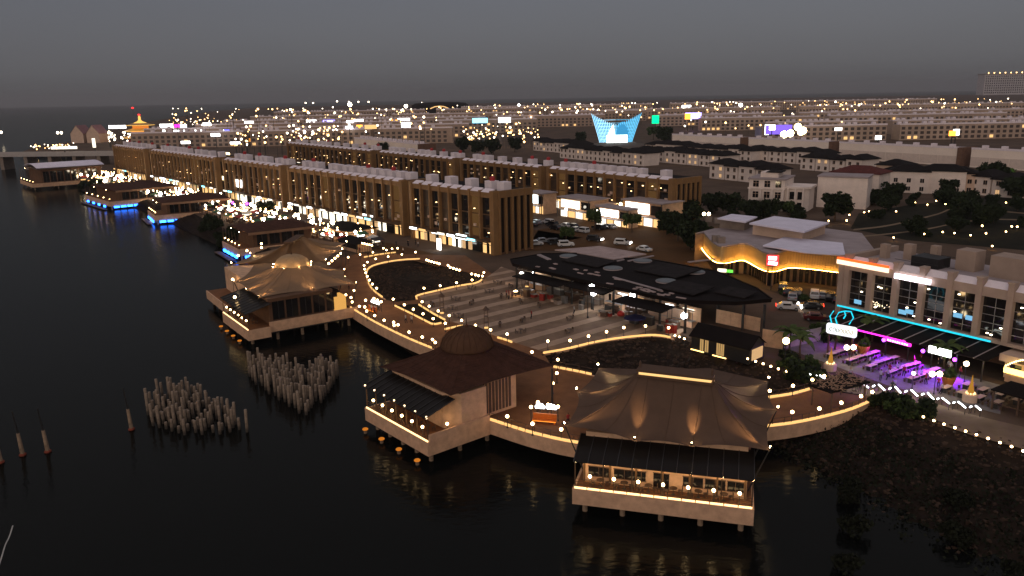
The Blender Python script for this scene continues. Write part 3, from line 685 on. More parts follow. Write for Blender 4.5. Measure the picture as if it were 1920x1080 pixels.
# ---- D, E, F, G: flat eaved pavilions along the shore
PIERS = []
def pier(label, w, s, depth, h=4.6, roofh=1.6, curved=False, blue=True, light=2, roofmat=None):
    L_ = (s-w).length; r_ = thing('pier_pavilion', label, 'pavilion', w, rot(s-w))
    MB().box(0, L_, 0, depth, -.25, -.02).build('floor', m_deck, r_)
    MB().box(-.15, L_+.15, -.15, .12, -1.6, .3).build('fascia', m_fascia, r_); MB().box(L_-.12, L_+.15, .12, depth, -1.6, .3).build('fascia', m_fascia, r_)
    MB().box(.3, L_-.3, .3, depth-.3, -1.5, -.27).build('underfloor', m_black, r_)
    MB().box(1, L_-1, 4.5, depth-1, -.02, h).build('wall', m_brick, r_)
    PIERS.append((r_, L_, depth))
    n_ = max(3, int((depth-8)/3.2))
    for i in range(n_):
        g = MB().box(L_-.98, L_-.93, 5.5+i*(depth-8)/n_, 5.5+(i+.82)*(depth-8)/n_, .6, h-1).build('window', m_glass, r_)
        MB().box(L_-.93, L_-.88, 5.5+(i+.38)*(depth-8)/n_, 5.5+(i+.42)*(depth-8)/n_, .6, h-1).build('mullion', m_dark, g)
    y0, y1, x0, x1, ov = 2.8, depth+.5, -.4, L_+.4, 0
    rm = roofmat or m_roofb
    if curved:
        mb = MB(); K = 10; vs = []
        for k_ in range(K+1):
            t_ = k_/K; x = x0+(x1-x0)*t_; z_ = h+roofh*math.sin(math.pi*(.12+.76*t_))
            vs += [(x,y0,z_),(x,y1,z_)]
        fs = [(2*k_,2*k_+2,2*k_+3,2*k_+1) for k_ in range(K)]
        nb = len(vs); vs += [(x,y,z_-.25) for x,y,z_ in vs]; fs += [tuple(reversed([i+nb for i in f])) for f in fs]
        fs += [(2*k_,nb+2*k_,nb+2*k_+2,2*k_+2) for k_ in range(K)]
        mb.add(vs, fs).build('roof', rm, r_, True)
        MB().box(0,L_,y0+.5,y1-.5,h-.1,h+.4).build('roof_beam', m_wood, r_)
    else:
        c1, c2 = y0+L_*.5, y1-L_*.35
        vs = [(x0,y0,h),(x1,y0,h),(x1,y1,h),(x0,y1,h),((x0+x1)/2,c1,h+roofh),((x0+x1)/2,c2,h+roofh),(x0,y0,h-.55),(x1,y0,h-.55),(x1,y1,h-.55),(x0,y1,h-.55)]
        MB().add(vs, [(0,1,4),(1,2,5,4),(2,3,5),(3,0,4,5),(6,7,1,0),(7,8,2,1),(8,9,3,2),(9,6,0,3),(9,8,7,6)]).build('roof', rm, r_)
        MB().box(x1, x1+.12, y0, y1, h-.75, h-.05).build('eave_board', mat('brown_eave', (.26,.15,.09), .8, .15), r_)
    pm = MB().box(-.07,.07,-.07,.07,0,h-.3).mesh('post', m_wood)
    for i in range(6): put('post', pm, r_, (.2+(L_-.4)*i/5, .3, 0))
    MB().bar((0,.2,1),(L_,.2,1),.05).build('rail', m_wood, r_)
    piles(r_, 1, L_-1, 1, depth-1, 4, 4)
    for k_ in range(light):
        spot('eave_light', r_, (L_*(.25+.5*k_), 1.6, h-.2), (L_*(.25+.5*k_), 7, h+1.4), 160, 70)
    if blue:
        for k_ in range(4): MB().box(L_*.1+k_*L_*.23, L_*.1+k_*L_*.23+2.4, -.5, -.2, -2.35, -1.65).build('blue_light', e_blue, r_)
        for k_ in range(4): MB().box(L_+.2, L_+.45, 1.5+k_*2.6, 3.6+k_*2.6, -2.35, -1.65).build('blue_light', e_blue, r_)
        MB().box(-.2, L_+.2, -2.6, -1.0, -2.75, -2.5).build('landing', m_wood, r_)
    for i in range(5): rail_globe(world(r_, (1+i*(L_-2)/4, .5, 0)), 'small rail globe lamp at the '+label.split(', ')[-1]+' pavilion', 'globes on the '+label.split(',')[0])
    return r_
pier('flat brown pier pavilion with blue light beneath, nearest past the twin tents', V(-83.5,225.5), V(-74.4,212), 22)
pier('low brown pier pavilion over bright blue water glow, third along the shore', V(-136,295), V(-127.1,280.2), 26)
pier('low brown pier pavilion with orange lit front and blue underglow, fourth along the shore', V(-187.4,348.6), V(-164,322.5), 28)
pier('curved pale roofed pier pavilion near the bridge, farthest along the shore', V(-262,425), V(-242,402), 34, 7, 2.5, True, False, 1, m_roofg)
# kiosk with dark roof among the globes
def kiosk(label, p, w, d_, rz, h=3.2, rm=None, name='kiosk'):
    k_ = thing(name, label, 'kiosk', p, rz)
    MB().box(-w/2+.8, w/2-.8, -d_/2+.8, d_/2-.8, 0, h-.02).build('wall', m_white, k_)
    MB().add([(-w/2,-d_/2,h),(w/2,-d_/2,h),(w/2,d_/2,h),(-w/2,d_/2,h),(-w/4,0,h+1.3),(w/4,0,h+1.3)], [(0,1,5,4),(1,2,5),(2,3,4,5),(3,0,4),(3,2,1,0)]).build('roof', rm or m_roofd, k_)
    MB().box(-w/2+.5, w/2-.5, -d_/2+.72, -d_/2+.79, .9, 2.4).build('hatch', m_glass, k_)
    pm = MB().box(-.06,.06,-.06,.06,0,h).mesh('post', m_dark)
    for sx_ in (-1,1):
        for sy_ in (-1,1): put('post', pm, k_, (sx_*(w/2-.3), sy_*(d_/2-.3), 0))
    return k_
kiosk('low kiosk with a wide dark hipped roof behind the twin tents', P(655,445), 17, 11, RZ)
kiosk('flat dark roofed kiosk beside the row of nine globes', P(667,468), 11, 6, RZ, 2.4)
# cloud signs on orange benches
def cloud_bench(p, rz, label, lab2):
    b_ = thing('orange_bench', label, 'bench', p, rz)
    MB().box(-1.5,1.5,-.3,.3,.35,.5).build('seat', m_orange, b_); MB().box(-1.5,1.5,.24,.34,.5,1.15).build('backrest', m_orange, b_)
    MB().box(-1.4,-1.2,-.25,.25,0,.35).build('leg', m_orange, b_); MB().box(1.2,1.4,-.25,.25,0,.35).build('leg', m_orange, b_)
    MB().box(-1.5,1.5,-.36,-.31,.3,.36).build('light_strip', em('bench_glow', (1,.3,.03), 2), b_)
    s_ = thing('cloud_sign', lab2, 'sign', Vector(p)+V(-math.sin(rz)*.9, math.cos(rz)*.9), rz)
    for k_ in (-.75,.75):
        mb = MB()
        for dx, dz, r_ in ((-.45,1.75,.22),(-.15,1.95,.3),(.2,1.9,.28),(.5,1.75,.2)): mb.ball((k_+dx,0,dz), r_, 8, 6)
        mb.box(k_-.6,k_+.6,-.12,.12,1.55,1.8).build('cloud', e_white, s_)
        MB().box(k_-.04,k_+.04,-.04,.04,0,1.56).build('post', m_dark, s_)
cloud_bench(P(1021,793), -.25, 'orange bench facing the sea beside the front tent', 'twin white glowing cloud sign behind the front orange bench')
cloud_bench(P(697,585), RZ, 'orange bench on the far sea wall walkway', 'white glowing cloud sign behind the far orange bench')
def text_part(name, body, size, material, parent, loc, rotx=math.pi/2, rz=0, ext=.02):
    cu = bpy.data.curves.new(name, 'FONT'); cu.body = body; cu.size = size; cu.align_x = 'CENTER'; cu.align_y = 'CENTER'; cu.extrude = ext
    to = bpy.data.objects.new('tmp', cu); COL.objects.link(to)
    me = bpy.data.meshes.new_from_object(to.evaluated_get(bpy.context.evaluated_depsgraph_get()))
    bpy.data.objects.remove(to); me.materials.clear(); me.materials.append(material)
    o = put(name, me, parent, loc); o.rotation_euler = (rotx, 0, rz); return o
# ================================================================ plaza
pz = [P(786,556), P(815,549), P(860,539), P(893,533), P(910,522), P(940,500), V(30,131), P(1262,634), P(1230,628), P(1180,631), P(1120,640), P(1060,654), P(1022,660), P(970,644), P(935,632), P(880,612), P(842,602), P(812,588)]
pls = sheet('plaza', pz, .004, m_paved)
c0 = V(0,145); BN = Vector((.766,.643,0)); BA = Vector((-.643,.766,0))
def clip(poly, p, d, keep=1):        # half plane clip
    o = []; n_ = len(poly)
    for i in range(n_):
        a, b_ = poly[i], poly[(i+1)%n_]; da = (a-p).dot(d); db = (b_-p).dot(d)
        if da >= 0: o.append(a)
        if da*db < 0: o.append(a.lerp(b_, da/(da-db)))
    return o
for k_ in range(-6, 10):
    q = clip(clip([Vector((p.x,p.y,0)) for p in pz], c0+BA*(k_*5.2), BA), c0+BA*(k_*5.2+2.0), -BA)
    if len(q) > 2:
        MB().prism([tuple(p) for p in q], .006, .012, True, False).build('paving_band', m_pave, pls)
for k_ in range(-4, 5):
    for j in range(4):
        p = c0+BA*(k_*5.2+3.6+random.uniform(-.5,.5))+BN*(-9+j*7+random.uniform(-1.5,1.5))
        if inside(p, pz) and random.random() < .75:
            table((p.x,p.y,.01), 'small dark table standing on a dark band of the striped plaza', 'tables out on the striped plaza', 2, random.uniform(0,3))
def lantern(p, label):
    r = thing('lantern_post', label, 'lamp post', p)
    MB().box(-.55,.55,-.55,.55,0,.3).build('base', m_conc, r)
    for sx_ in (-.4,.4):
        for sy_ in (-.4,.4): MB().bar((sx_,sy_,.3),(sx_*.7,sy_*.7,3.6),.09).build('upright', m_wood, r)
    MB().lathe([(.62,3.55),(.62,3.65),(.3,4.0),(.05,4.3)], 4).build('cap', m_wood, r)
    for z_ in (1.3,2.4): MB().box(-.38,.38,-.38,.38,z_,z_+.07).build('ring', m_wood, r)
    MB().box(-.4,.4,-.4,.4,.31,.4).build('base_light', e_strip, r)
    return r
lantern(P(988,540), 'tall timber lantern post near the left end of the canopy hall')
lantern(P(1183,598), 'tall timber lantern post at the right side of the plaza')
lantern(P(912,618), 'tall timber lantern post behind the front dome roof')
lantern(P(829,590), 'tall timber lantern post at the tip of the planter bed')
def pole(p, h, label, arm=0, r_=.5, e_=None, nm='street_lamp', rz=0):
    o = thing(nm, label, 'street lamp', (p[0],p[1],0), rz)
    MB().lathe([(.2,0),(.2,.3),(.08,.35),(.06,h)], 8).build('post', m_dark, o)
    if arm: MB().bar((0,0,h),(arm,0,h+.2),.07).build('arm', m_dark, o)
    MB().lathe([(.05,h+.12),(r_*.8,h-.02),(r_,h-.12),(.05,h-.2)], 12, (arm,0,0)).build('lamp_head', e_ or em('flood_glow', (.95,.97,1), 45), o)
    return o
pole(P(1102,596), 6.2, 'slim floodlight pole with a bright white head on the plaza', .7, .45)
pole(P(967,555), 1.1, 'low plaza bollard with a warm shade near the left edge', 0, .45, e_globe, 'bollard_lamp')
# parasols and crates at the plaza rim
def crate(p, rz, label, c=None, s=1.0):
    o = thing('stone_block', label, 'seat', p, rz)
    MB().box(-.9*s,.9*s,-.45*s,.45*s,0,.5*s).build('block', c or m_wall2, o); MB().box(-.95*s,.95*s,-.5*s,.5*s,.5*s,.58*s).build('top_slab', m_pave, o)
for k_, (u, v, l) in enumerate([(1015,551,'pale stone seat block beside the first canopy column'),(1042,566,'pale stone seat block among the small plaza lamps'),(956,533,'pale stone seat block at the upper corner of the plaza'),(1130,592,'pale stone seat block nearest the floodlight pole'),(1142,588,'brown seat block right behind the floodlight pole')]):
    crate(P(u,v), RZ+.3*k_, l)
r = thing('beanbag', 'red round cushion on the plaza right of the floodlight', 'cushion', P(1164,592)); MB().lathe([(.05,0),(.6,.05),(.75,.35),(.6,.65),(.3,.9),(.05,1)], 12).build('cushion', em('red_cushion', (1,.08,.02), .35) if False else mat('red_vinyl', (.5,.03,.02), .5, .1), r, True)
r = thing('parasol', 'dark blue folded market parasol at the plaza front right', 'parasol', P(1190,612)); MB().lathe([(2.0,1.5),(1.9,1.7),(.6,2.1),(.05,2.3)], 8).build('canopy', mat('navy_cloth', (.02,.02,.06), .9, .2), r); MB().lathe([(.04,0),(.04,2.0)], 6).build('pole', m_dark, r)

# ================================================================ canopy hall with round skylights
h0 = P(940,490,6); HL, HW = 47.0, 23.5; hr = rot(P(1280,565,6)-h0)
Hh = thing('canopy_hall', 'long black flat roofed open hall with round skylights beside the plaza', 'hall', (h0.x,h0.y,0), hr)
rp = [(-.5,3),(3,.5),(10,0),(HL-2,0),(HL+6,6),(HL+9,12),(HL+3,17),(HL-10,HW),(20,HW),(16,HW-3),(6,HW-5),(0,12)]
MB().prism(rp, 5.35, 5.9).build('roof', m_roofd, Hh)
MB().prism([local(Hh, (*P(u,v,6.1)[:2],0))[:2] for u, v in ((1040,468),(1125,461),(1212,476),(1150,486),(1085,474))], 5.9, 6.1).build('roof_terrace', mat('pinkish_slab', (.4,.3,.27), .8, .2), Hh)
rim = MB()
for i in range(len(rp)):
    a, b_ = V(*rp[i]), V(*rp[(i+1)%len(rp)]); rim.bar(a+V(0,0,5.95), b_+V(0,0,5.95), .3, .18)
rim.build('roof_edge', m_roofd, Hh)
for u, v in ((1066,481),(1149,504),(1249,528),(1205,490),(1303,511)):
    p = local(Hh, (*P(u,v,5.9)[:2],0))
    sk = MB().lathe([(1.85,5.9),(1.85,6.15),(1.7,6.2)], 20, (p.x,p.y,0)).build('skylight', mat('skylight_pane', (.11,.12,.12), .35, .2, 2), Hh)
    MB().lathe([(1.95,5.9),(1.95,6.1)], 20, (p.x,p.y,0)).build('skylight_curb', m_roofm, sk)
for u0, v0, u1, v1, w in ((1178,490,1225,480,.5),(1290,492,1342,486,.5),(1130,496,1170,487,.35),(1150,520,1240,545,.4),(1010,478,1030,487,.9)):
    a, b_ = local(Hh, (*P(u0,v0,5.95)[:2],6.0)), local(Hh, (*P(u1,v1,5.95)[:2],6.0)); MB().bar(a, b_, w, .2).build('roof_beam', m_roofm, Hh)
for i in range(26):                       # stray pale slabs lying along the roof edge
    x = random.choice([random.uniform(8,20), random.uniform(18,30), random.uniform(34,46)]); y = random.uniform(.8,3.5) if x > 30 else random.uniform(.8,7)
    MB().obox((x,y,6.0),(random.uniform(.6,1.6),random.uniform(.3,.7),.14),random.uniform(0,3)) if False else MB().bar((x,y,5.98),(x+random.uniform(.5,1.8),y+random.uniform(-.4,.4),5.98),random.uniform(.35,.7),.14).build('loose_slab', mat('pinkish_slab', (.4,.3,.27), .8, .2), Hh)
for x0, x1, y0, y1, z_ in ((7,20,-3.2,.6,4.3),(21,31,-2.4,.6,4.6),(34,45,-3.4,.4,4.2),(9,19,9,15,6.1),(26,36,12,20,6.15),(38,46,4,10,6.1),(47,53,8.5,12.5,6.0)):
    MB().add([(x0,y0,z_),(x1,y0,z_),(x1,y1,z_+.35),(x0,y1,z_+.35),(x0,y0,z_+.18),(x1,y0,z_+.18),(x1,y1,z_+.53),(x0,y1,z_+.53)], [(3,2,1,0),(4,5,6,7),(0,1,5,4),(1,2,6,5),(2,3,7,6),(3,0,4,7)]).build('roof_panel', m_roofd if z_ < 6 else mat('worn_roof_felt', (.02,.016,.015), .85, .5, .8), Hh)
pc = MB().box(-.16,.16,-.16,.16,0,5.35).mesh('column', m_dark)
for i in range(9):
    for y in (1.6, 11, HW-4): put('column', pc, Hh, (3+i*5.4, y if not (y > 15 and i < 1) else 14, 0))
for x in (HL+5, HL+9): put('column', pc, Hh, (x, 10, 0))
gi = MB()
for i in range(8): gi.bar((3+i*5.4,1.6,4.6),(8.4+i*5.4,1.6,4.6),.1,.1); gi.bar((3+i*5.4,1.6,5.3),(8.4+i*5.4,1.6,5.3),.1,.1)
for i in range(32): gi.bar((3+i*1.35,1.6,4.6),(4.35+i*1.35,1.6,5.3 if i%2 else 5.3),.05,.05)
gi.build('truss', m_metal, Hh)
# market counters inside the hall
names = ['white lit counter','steel lit food counter','dark timber counter','grey counter with white panel','white drinks counter','brown snack counter','pale counter with glowing top','white curtain booth']
places = ['at the left end of the canopy hall','second from the left in the canopy hall','third from the left in the canopy hall','left of the floodlight in the canopy hall','behind the floodlight in the canopy hall','right of the floodlight in the canopy hall','near the right lantern under the canopy hall','at the right end of the canopy hall']
for i in range(8):
    p = world(Hh, (5.5+i*5.4, 5.2, 0)); s_ = thing('food_counter', names[i]+' '+places[i], 'counter', p, hr)
    MB().box(-2.1,2.1,-.5,.5,0,1.1).build('counter', [m_white,m_metal,m_wood,m_conc,m_white,m_wood,m_wall2,m_white][i], s_)
    MB().box(-2.2,2.2,-.6,.6,1.1,1.16).build('worktop', m_metal, s_)
    MB().box(-2.3,2.3,1.6,1.8,0,3.2).build('back_wall', [m_white,m_conc,m_brick,m_wall2,m_white,m_brick,m_white,m_white][i], s_)
    MB().box([-2,-1.2,-.6,-1.9,-.4,-2,.2,-1.4][i],[-.6,1.4,.6,-.8,1.8,.4,1.9,1.0][i],1.4,1.56,2.3,2.75).build('light_box', [e_white,e_whites,e_warms,e_whites,e_white,e_warms,e_white,e_whites][i], s_)
    MB().box(-2.3,2.3,-.7,.1,2.95,3.05).build('awning', [m_wall2,m_roofm,m_wood,m_conc,m_wall2,m_wood,m_roofm,m_wall2][i], s_)
    for sx_ in (-2.2,2.2): MB().box(sx_-.04,sx_+.04,-.65,-.57,0,2.95).build('post', m_dark, s_)
    for k_ in (-1,1): rl = None
for i, (u, v, z, l) in enumerate([(1113,549,3.4,'blazing white round lamp over the middle of the canopy hall'),(1186,553,3.2,'oval white lamp under the right half of the canopy roof'),(1283,592,3,'blazing white lamp behind the black cabin'),(1000,512,3.2,'white tube lamp under the left half of the canopy roof')]):
    globe(P(u,v,z), l, None, .55 if i != 3 else .3, em('flood_glow', (.95,.97,1), 45))
for k_ in range(30):
    p = world(Hh, (random.uniform(5,45), random.uniform(-1.5,4), 0)); w_ = random.uniform(.4,.9); h_ = random.uniform(.5,1.6)
    o = thing('storage_box', 'small cluttered box or freezer along the front of the canopy hall', 'box', p, hr+random.uniform(-.3,.3), 'clutter along the canopy hall')
    MB().box(-w_,w_,-w_*.6,w_*.6,0,h_).build('body', random.choice([m_white,m_conc,m_wood,m_dark,m_metal,m_redcloth]), o); MB().box(-w_-.03,w_+.03,-w_*.6-.03,w_*.6+.03,h_,h_+.06).build('lid', random.choice([m_metal,m_conc,m_wood]), o)
# hoardings
def hoarding(u0, v0, u1, v1, h, label, m_=None, n_=3, text=None):
    a, b_ = P(u0,v0), P(u1,v1); L_ = (b_-a).length; o = thing('hoarding', label, 'hoarding', a, rot(b_-a))
    pm = MB().box(.03, L_/n_-.03, -.04, .04, .15, h).mesh('panel', m_ or m_white)
    for i in range(n_): put('panel', pm, o, (L_/n_*i,0,0))
    ps = MB().box(-.05,.05,.05,.15,0,h+.1).mesh('post', m_dark)
    for i in range(n_+1): put('post', ps, o, (L_/n_*i,0,0))
    if text: text_part('lettering', text, h*.3, m_conc, o, (L_*.5,-.06,h*.55))
    return o
hoarding(1342,606,1425,624,2.6,'long pale hoarding of three panels behind the black cabin')
hoarding(1428,650,1468,657,3.0,'tall blank white hoarding panel right of the black cabin', n_=1)
hoarding(1470,655,1538,640,2.4,'slanting grey banner fence below the neon crab legs', mat('grey_banner', (.35,.32,.32), .8, .2), 2)
hoarding(1215,596,1290,612,3.0,'low white screen wall under the right end of the canopy hall', m_wall2, 4)

# ================================================================ black cabin
ca, cb = P(1296,656), P(1404,684); CL_ = (cb-ca).length; rc_ = rot(cb-ca)
K = thing('black_cabin', 'black gabled cabin with warm light strips above the rubble', 'cabin', ca, rc_)
MB().add([(0,0,0),(CL_,0,0),(CL_,4.2,0),(0,4.2,0),(0,0,2.6),(CL_,0,2.6),(CL_,4.2,2.6),(0,4.2,2.6),(0,2.1,4.0),(CL_,2.1,4.0)], [(0,1,5,4),(2,3,7,6),(1,2,6,9,5),(3,0,4,8,7),(3,2,1,0)]).build('wall', m_black, K)
MB().add([(-.3,-.35,2.42),(CL_+.3,-.35,2.42),(CL_+.3,2.1,4.12),(-.3,2.1,4.12),(-.3,4.55,2.42),(CL_+.3,4.55,2.42),(-.3,-.35,2.34),(CL_+.3,-.35,2.34),(CL_+.3,2.1,4.0),(-.3,2.1,4.0)], [(0,1,2,3),(3,2,5,4),(7,6,9,8),(0,6,7,1),(1,7,8,2),(0,3,9,6)]).build('roof', m_roofd, K)
for x in (1.6, 2.5, 4.6, 5.3):
    w_ = MB().box(x, x+.7, -.05, -.005, .3, 2.2).build('window', em('cabin_window', (1,.6,.22), .5), K)
    MB().box(x-.03,x+.02,-.08,-.052,.3,2.2).box(x+.68,x+.73,-.08,-.052,.3,2.2).box(x+.33,x+.37,-.08,-.052,.3,2.2).build('frame', m_black, w_)
for x0, x1, z_ in ((0,4.2,2.3),(5.9,CL_-.3,2.3),(0,2.4,.1),(4.0,6.4,.02)): MB().box(x0,x1,-.16,-.06,z_,z_+.14).build('light_strip', em('cabin_strip', (1,.62,.2), 4), K)
MB().box(CL_+.05,CL_+.15,.6,3.6,.5,2.2).build('end_window', e_warms, K)
sgn = thing('light_sign', 'small white glowing sign at the right end of the black cabin', 'sign', P(1413,672), rc_)
MB().box(-.7,.9,-.08,.08,.4,1.6).build('light_box', em('screen_white', (.85,.92,1), 2.2), sgn); MB().box(-.05,.05,-.05,.05,0,.4).box(.5,.6,-.05,.05,0,.4).build('stand', m_dark, sgn)

# ================================================================ pergola with debris-covered roof
pa = [P(1525,728,0), P(1555,740,0), P(1640,718,0), P(1570,703,0)]
pq = [P(1516,722,2.8), P(1558,737,2.8), P(1632,717,2.8), P(1580,700,2.8)]
o = thing('pergola', 'dark pergola heaped with dry palm thatch beside the promenade end', 'pergola', (pq[0]+pq[2])/2*V(1,1,0)[0] if False else V((pq[0].x+pq[2].x)/2, (pq[0].y+pq[2].y)/2))
oc = o.location.copy()
MB().prism([(p-oc)[:2] for p in pq], 2.7, 2.9).build('roof', m_roofd, o)
for p in pq: MB().box(-.08,.08,-.08,.08,0,2.7).build('post', m_wood, o).location = ((p.x-oc.x)*.85, (p.y-oc.y)*.85, 0)
th = MB()
for _ in range(150):
    s_, t_ = random.random(), random.random(); p = pq[0].lerp(pq[1], s_).lerp(pq[3].lerp(pq[2], s_), t_)-oc; a = random.uniform(0,6.3); l_ = random.uniform(.5,1.4)
    th.bar((p.x,p.y,2.95+random.uniform(0,.3)), (p.x+l_*math.cos(a)*.7, p.y+l_*math.sin(a)*.7, 2.95+random.uniform(0,.45)), .12, .03)
q = th.build('thatch', mat('dry_thatch', (.36,.22,.14), .9, .35, 2), o); q['kind'] = 'stuff'

m_rb = mat('shop_building_render', (.37,.275,.215), .85, .15, .3)
# ================================================================ right-hand shop building
rb0, rb1 = V(56.2,129.6), V(56.2,129.6)+Vector((.54,-.842,0))*46; RL = 46; rr = rot(rb1-rb0)
RBd = thing('shop_building', 'long pale shop building with tall glass bays and cyan neon edge', 'building', rb0, rr)
HT = 13.2
MB().box(.1, RL, .62, 15, 4.5, HT-1.6).build('wall', m_conc, RBd)
MB().box(0, RL, 3.2, 15, 0, 4.48).build('ground_floor_wall', m_brick, RBd)
MB().box(-.2, RL, -.4, 1.2, 4.02, 4.5).build('ledge', m_rb, RBd)
MB().box(-.2, RL, -.25, .8, HT-2.6, HT-1.2).build('frieze', m_rb, RBd)
MB().box(0, RL, .8, 15.2, HT-1.6, HT-1.3).build('roof', m_roofm, RBd)
bay = 4.3; nb_ = int(RL/bay)
col_ = MB().box(-.42,.42,-.45,.75,4.5,HT-.2).box(-.5,.5,-.52,.85,HT-.2,HT+.1).mesh('column', m_rb)
gl = MB().box(.45,bay-.45,.42,.6,4.6,HT-2.6).mesh('window', m_glass)
mu = MB()
for z_ in (5.5,6.6,7.8,9.0): mu.box(.45,bay-.45,.36,.42,z_,z_+.09)
mu.box(bay/2-.04,bay/2+.04,.36,.42,4.6,HT-2.6); mu = mu.mesh('mullion', m_metal)
pr = MB().add([(.5,-.2,HT-1.2),(bay-.5,-.2,HT-1.2),(bay-.5,.9,HT-.35),(.5,.9,HT-.35),(.5,.9,HT-1.2),(bay-.5,.9,HT-1.2)], [(0,1,2,3),(3,2,5,4),(0,3,4),(1,5,2)]).mesh('parapet_panel', m_parapet)
MB().box(-.9,.9,-.5,15.1,0,HT-1.3).build('end_wall', m_rb, RBd) if False else MB().box(-1.0,.0,-.5,15.1,0,HT-.4).build('end_wall', m_rb, RBd)
for i in range(nb_+1):
    put('column', col_, RBd, (.5+i*bay if i else .5,0,0))
    if i < nb_:
        g = put('window', gl, RBd, (.5+i*bay,0,0)); put('mullion', mu, g); put('parapet_panel', pr, RBd, (.5+i*bay,0,0))
# lights seen behind the glass
wl = MB().lathe([(.16,-.06),(.2,0),(.16,.06)], 8).mesh('ceiling_light', em('office_lamp', (1,.85,.6), 8))
for i in range(nb_):
    for _ in range(3):
        if random.random() < .8: put('ceiling_light', wl, RBd, (.5+i*bay+random.uniform(.8,bay-.8), .33, random.choice([5.0,6.2,7.3,8.5,9.9])+random.uniform(-.15,.15)))
tv = MB().box(0,1.3,.3,.35,0,.7).mesh('screen', em('screen_blue', (.25,.6,.9), .9))
for i, x in ((0,1.9),(2,1.2),(2,2.3),(4,3),(4,1.2)): put('screen', tv, RBd, (.5+i*bay+x-.5,0,random.choice([5.0,5.3]) if i < 3 else 6.4))
fl = em('fairy_light_glow', (1,.8,.5), 4); fm = MB()
for _ in range(26): fm.ball((.5+bay+random.uniform(.5,bay-.6), .34, 5.2+random.uniform(0,.9)), .06, 5, 4)
q = fm.build('fairy_lights', fl, RBd); q['kind'] = 'stuff'
MB().box(-.6, 24.5, -.62, -.42, 4.1, 4.32).build('neon_edge', e_cyan, RBd)
for i, (x, y, w, d_, h_) in enumerate([(1.5,7,1.2,1.2,2.4),(4.5,9,1.4,1.4,2.6),(8.5,10,1.2,1.2,2.8),(13.8,8,3,3,3.2),(19.5,7,5.2,4,3.3),(27,9,4,3,3.0),(33,7,4,4,3.4)]):
    MB().box(x,x+w,y,y+d_,HT-1.3,HT-1.3+h_).build('roof_box', m_rb, RBd)
MB().box(8,12.5,5.5,9,HT-1.3,HT+.3).build('roof_plant', m_black, RBd)
for y in (4.2, 12.6): MB().bar((6,y,HT-.4),(16,y,HT-.4),.06).build('roof_rail', m_dark, RBd)
# signs on the facade
sg = thing('roof_sign', 'long white sign board edged in glowing orange red on the right building', 'sign', world(RBd, (-1.2,-.75,HT-1.75)), rr)
MB().box(0,9.3,-.12,.12,0,.72).build('light_face', em('sign_peach', (1,.72,.5), 1.9), sg); MB().box(0,9.3,-.1,.1,.74,1.12).build('glow_edge', em('sign_orange', (1,.1,.015), 2.2), sg)
MB().box(.5,.6,.12,.3,.1,.6).box(8.5,8.6,.12,.3,.1,.6).build('bracket', m_dark, sg)
sg = thing('roof_sign', 'shorter lilac white sign board right of the orange edged one', 'sign', world(RBd, (9.2,-.75,HT-2.35)), rr)
MB().box(0,5.8,-.12,.12,0,.75).build('light_face', em('sign_lilac', (.85,.82,1), 6), sg); MB().box(.5,.6,.12,.3,.1,.6).box(5,5.1,.12,.3,.1,.6).build('bracket', m_dark, sg)

# ================================================================ restaurant terrace in front of it
TR = thing('terrace_canopy', 'dark flat terrace canopy with a magenta light edge below the cyan neon', 'canopy', rb0, rr)
MB().add([(1,-7,2.95),(27,-6.2,2.95),(27,3.1,3.75),(1,3.1,3.75),(1,-7,3.1),(27,-6.2,3.1),(27,3.1,3.9),(1,3.1,3.9)], [(3,2,1,0),(4,5,6,7),(0,1,5,4),(1,2,6,5),(2,3,7,6),(3,0,4,7)]).build('roof', m_roofd, TR)
for i in range(8): MB().box(-.08,.08,-.08,.08,0,3).build('post', m_dark, TR).location = (1.5+i*3.6,-6.4,0)
MB().bar((4.5,-7.12,3.0),(15.5,-6.72,3.0),.14,.2).build('light_edge', e_magenta, TR)
for i in range(10): MB().bar((2+i*2.6,-6.6,3.16),(2+i*2.6,3,3.98),.12,.1).build('rafter', m_roofm, TR)
MB().box(12.5,16.5,-6.98,-6.82,2.5,2.95).build('light_board', e_magenta, TR)
for k_ in range(9): MB().box(12.8+k_*.38,12.8+k_*.38+random.uniform(.14,.28),-7.02,-6.99,2.56,2.84).build('letter', em('sign_pale_pink', (1,.5,.9), 4), TR)
sg = thing('light_sign', 'blazing white rectangular sign flanked by violet lamps on the terrace', 'sign', world(TR, (19.5,-7.4,2.6)), rr)
MB().box(0,3.2,-.12,.12,0,1.0).build('light_face', em('terrace_sign', (.95,1,.9), 6), sg); MB().box(.2,.3,.12,.4,.2,.3).box(2.9,3,.12,.4,.2,.3).build('bracket', m_dark, sg)
vl = []
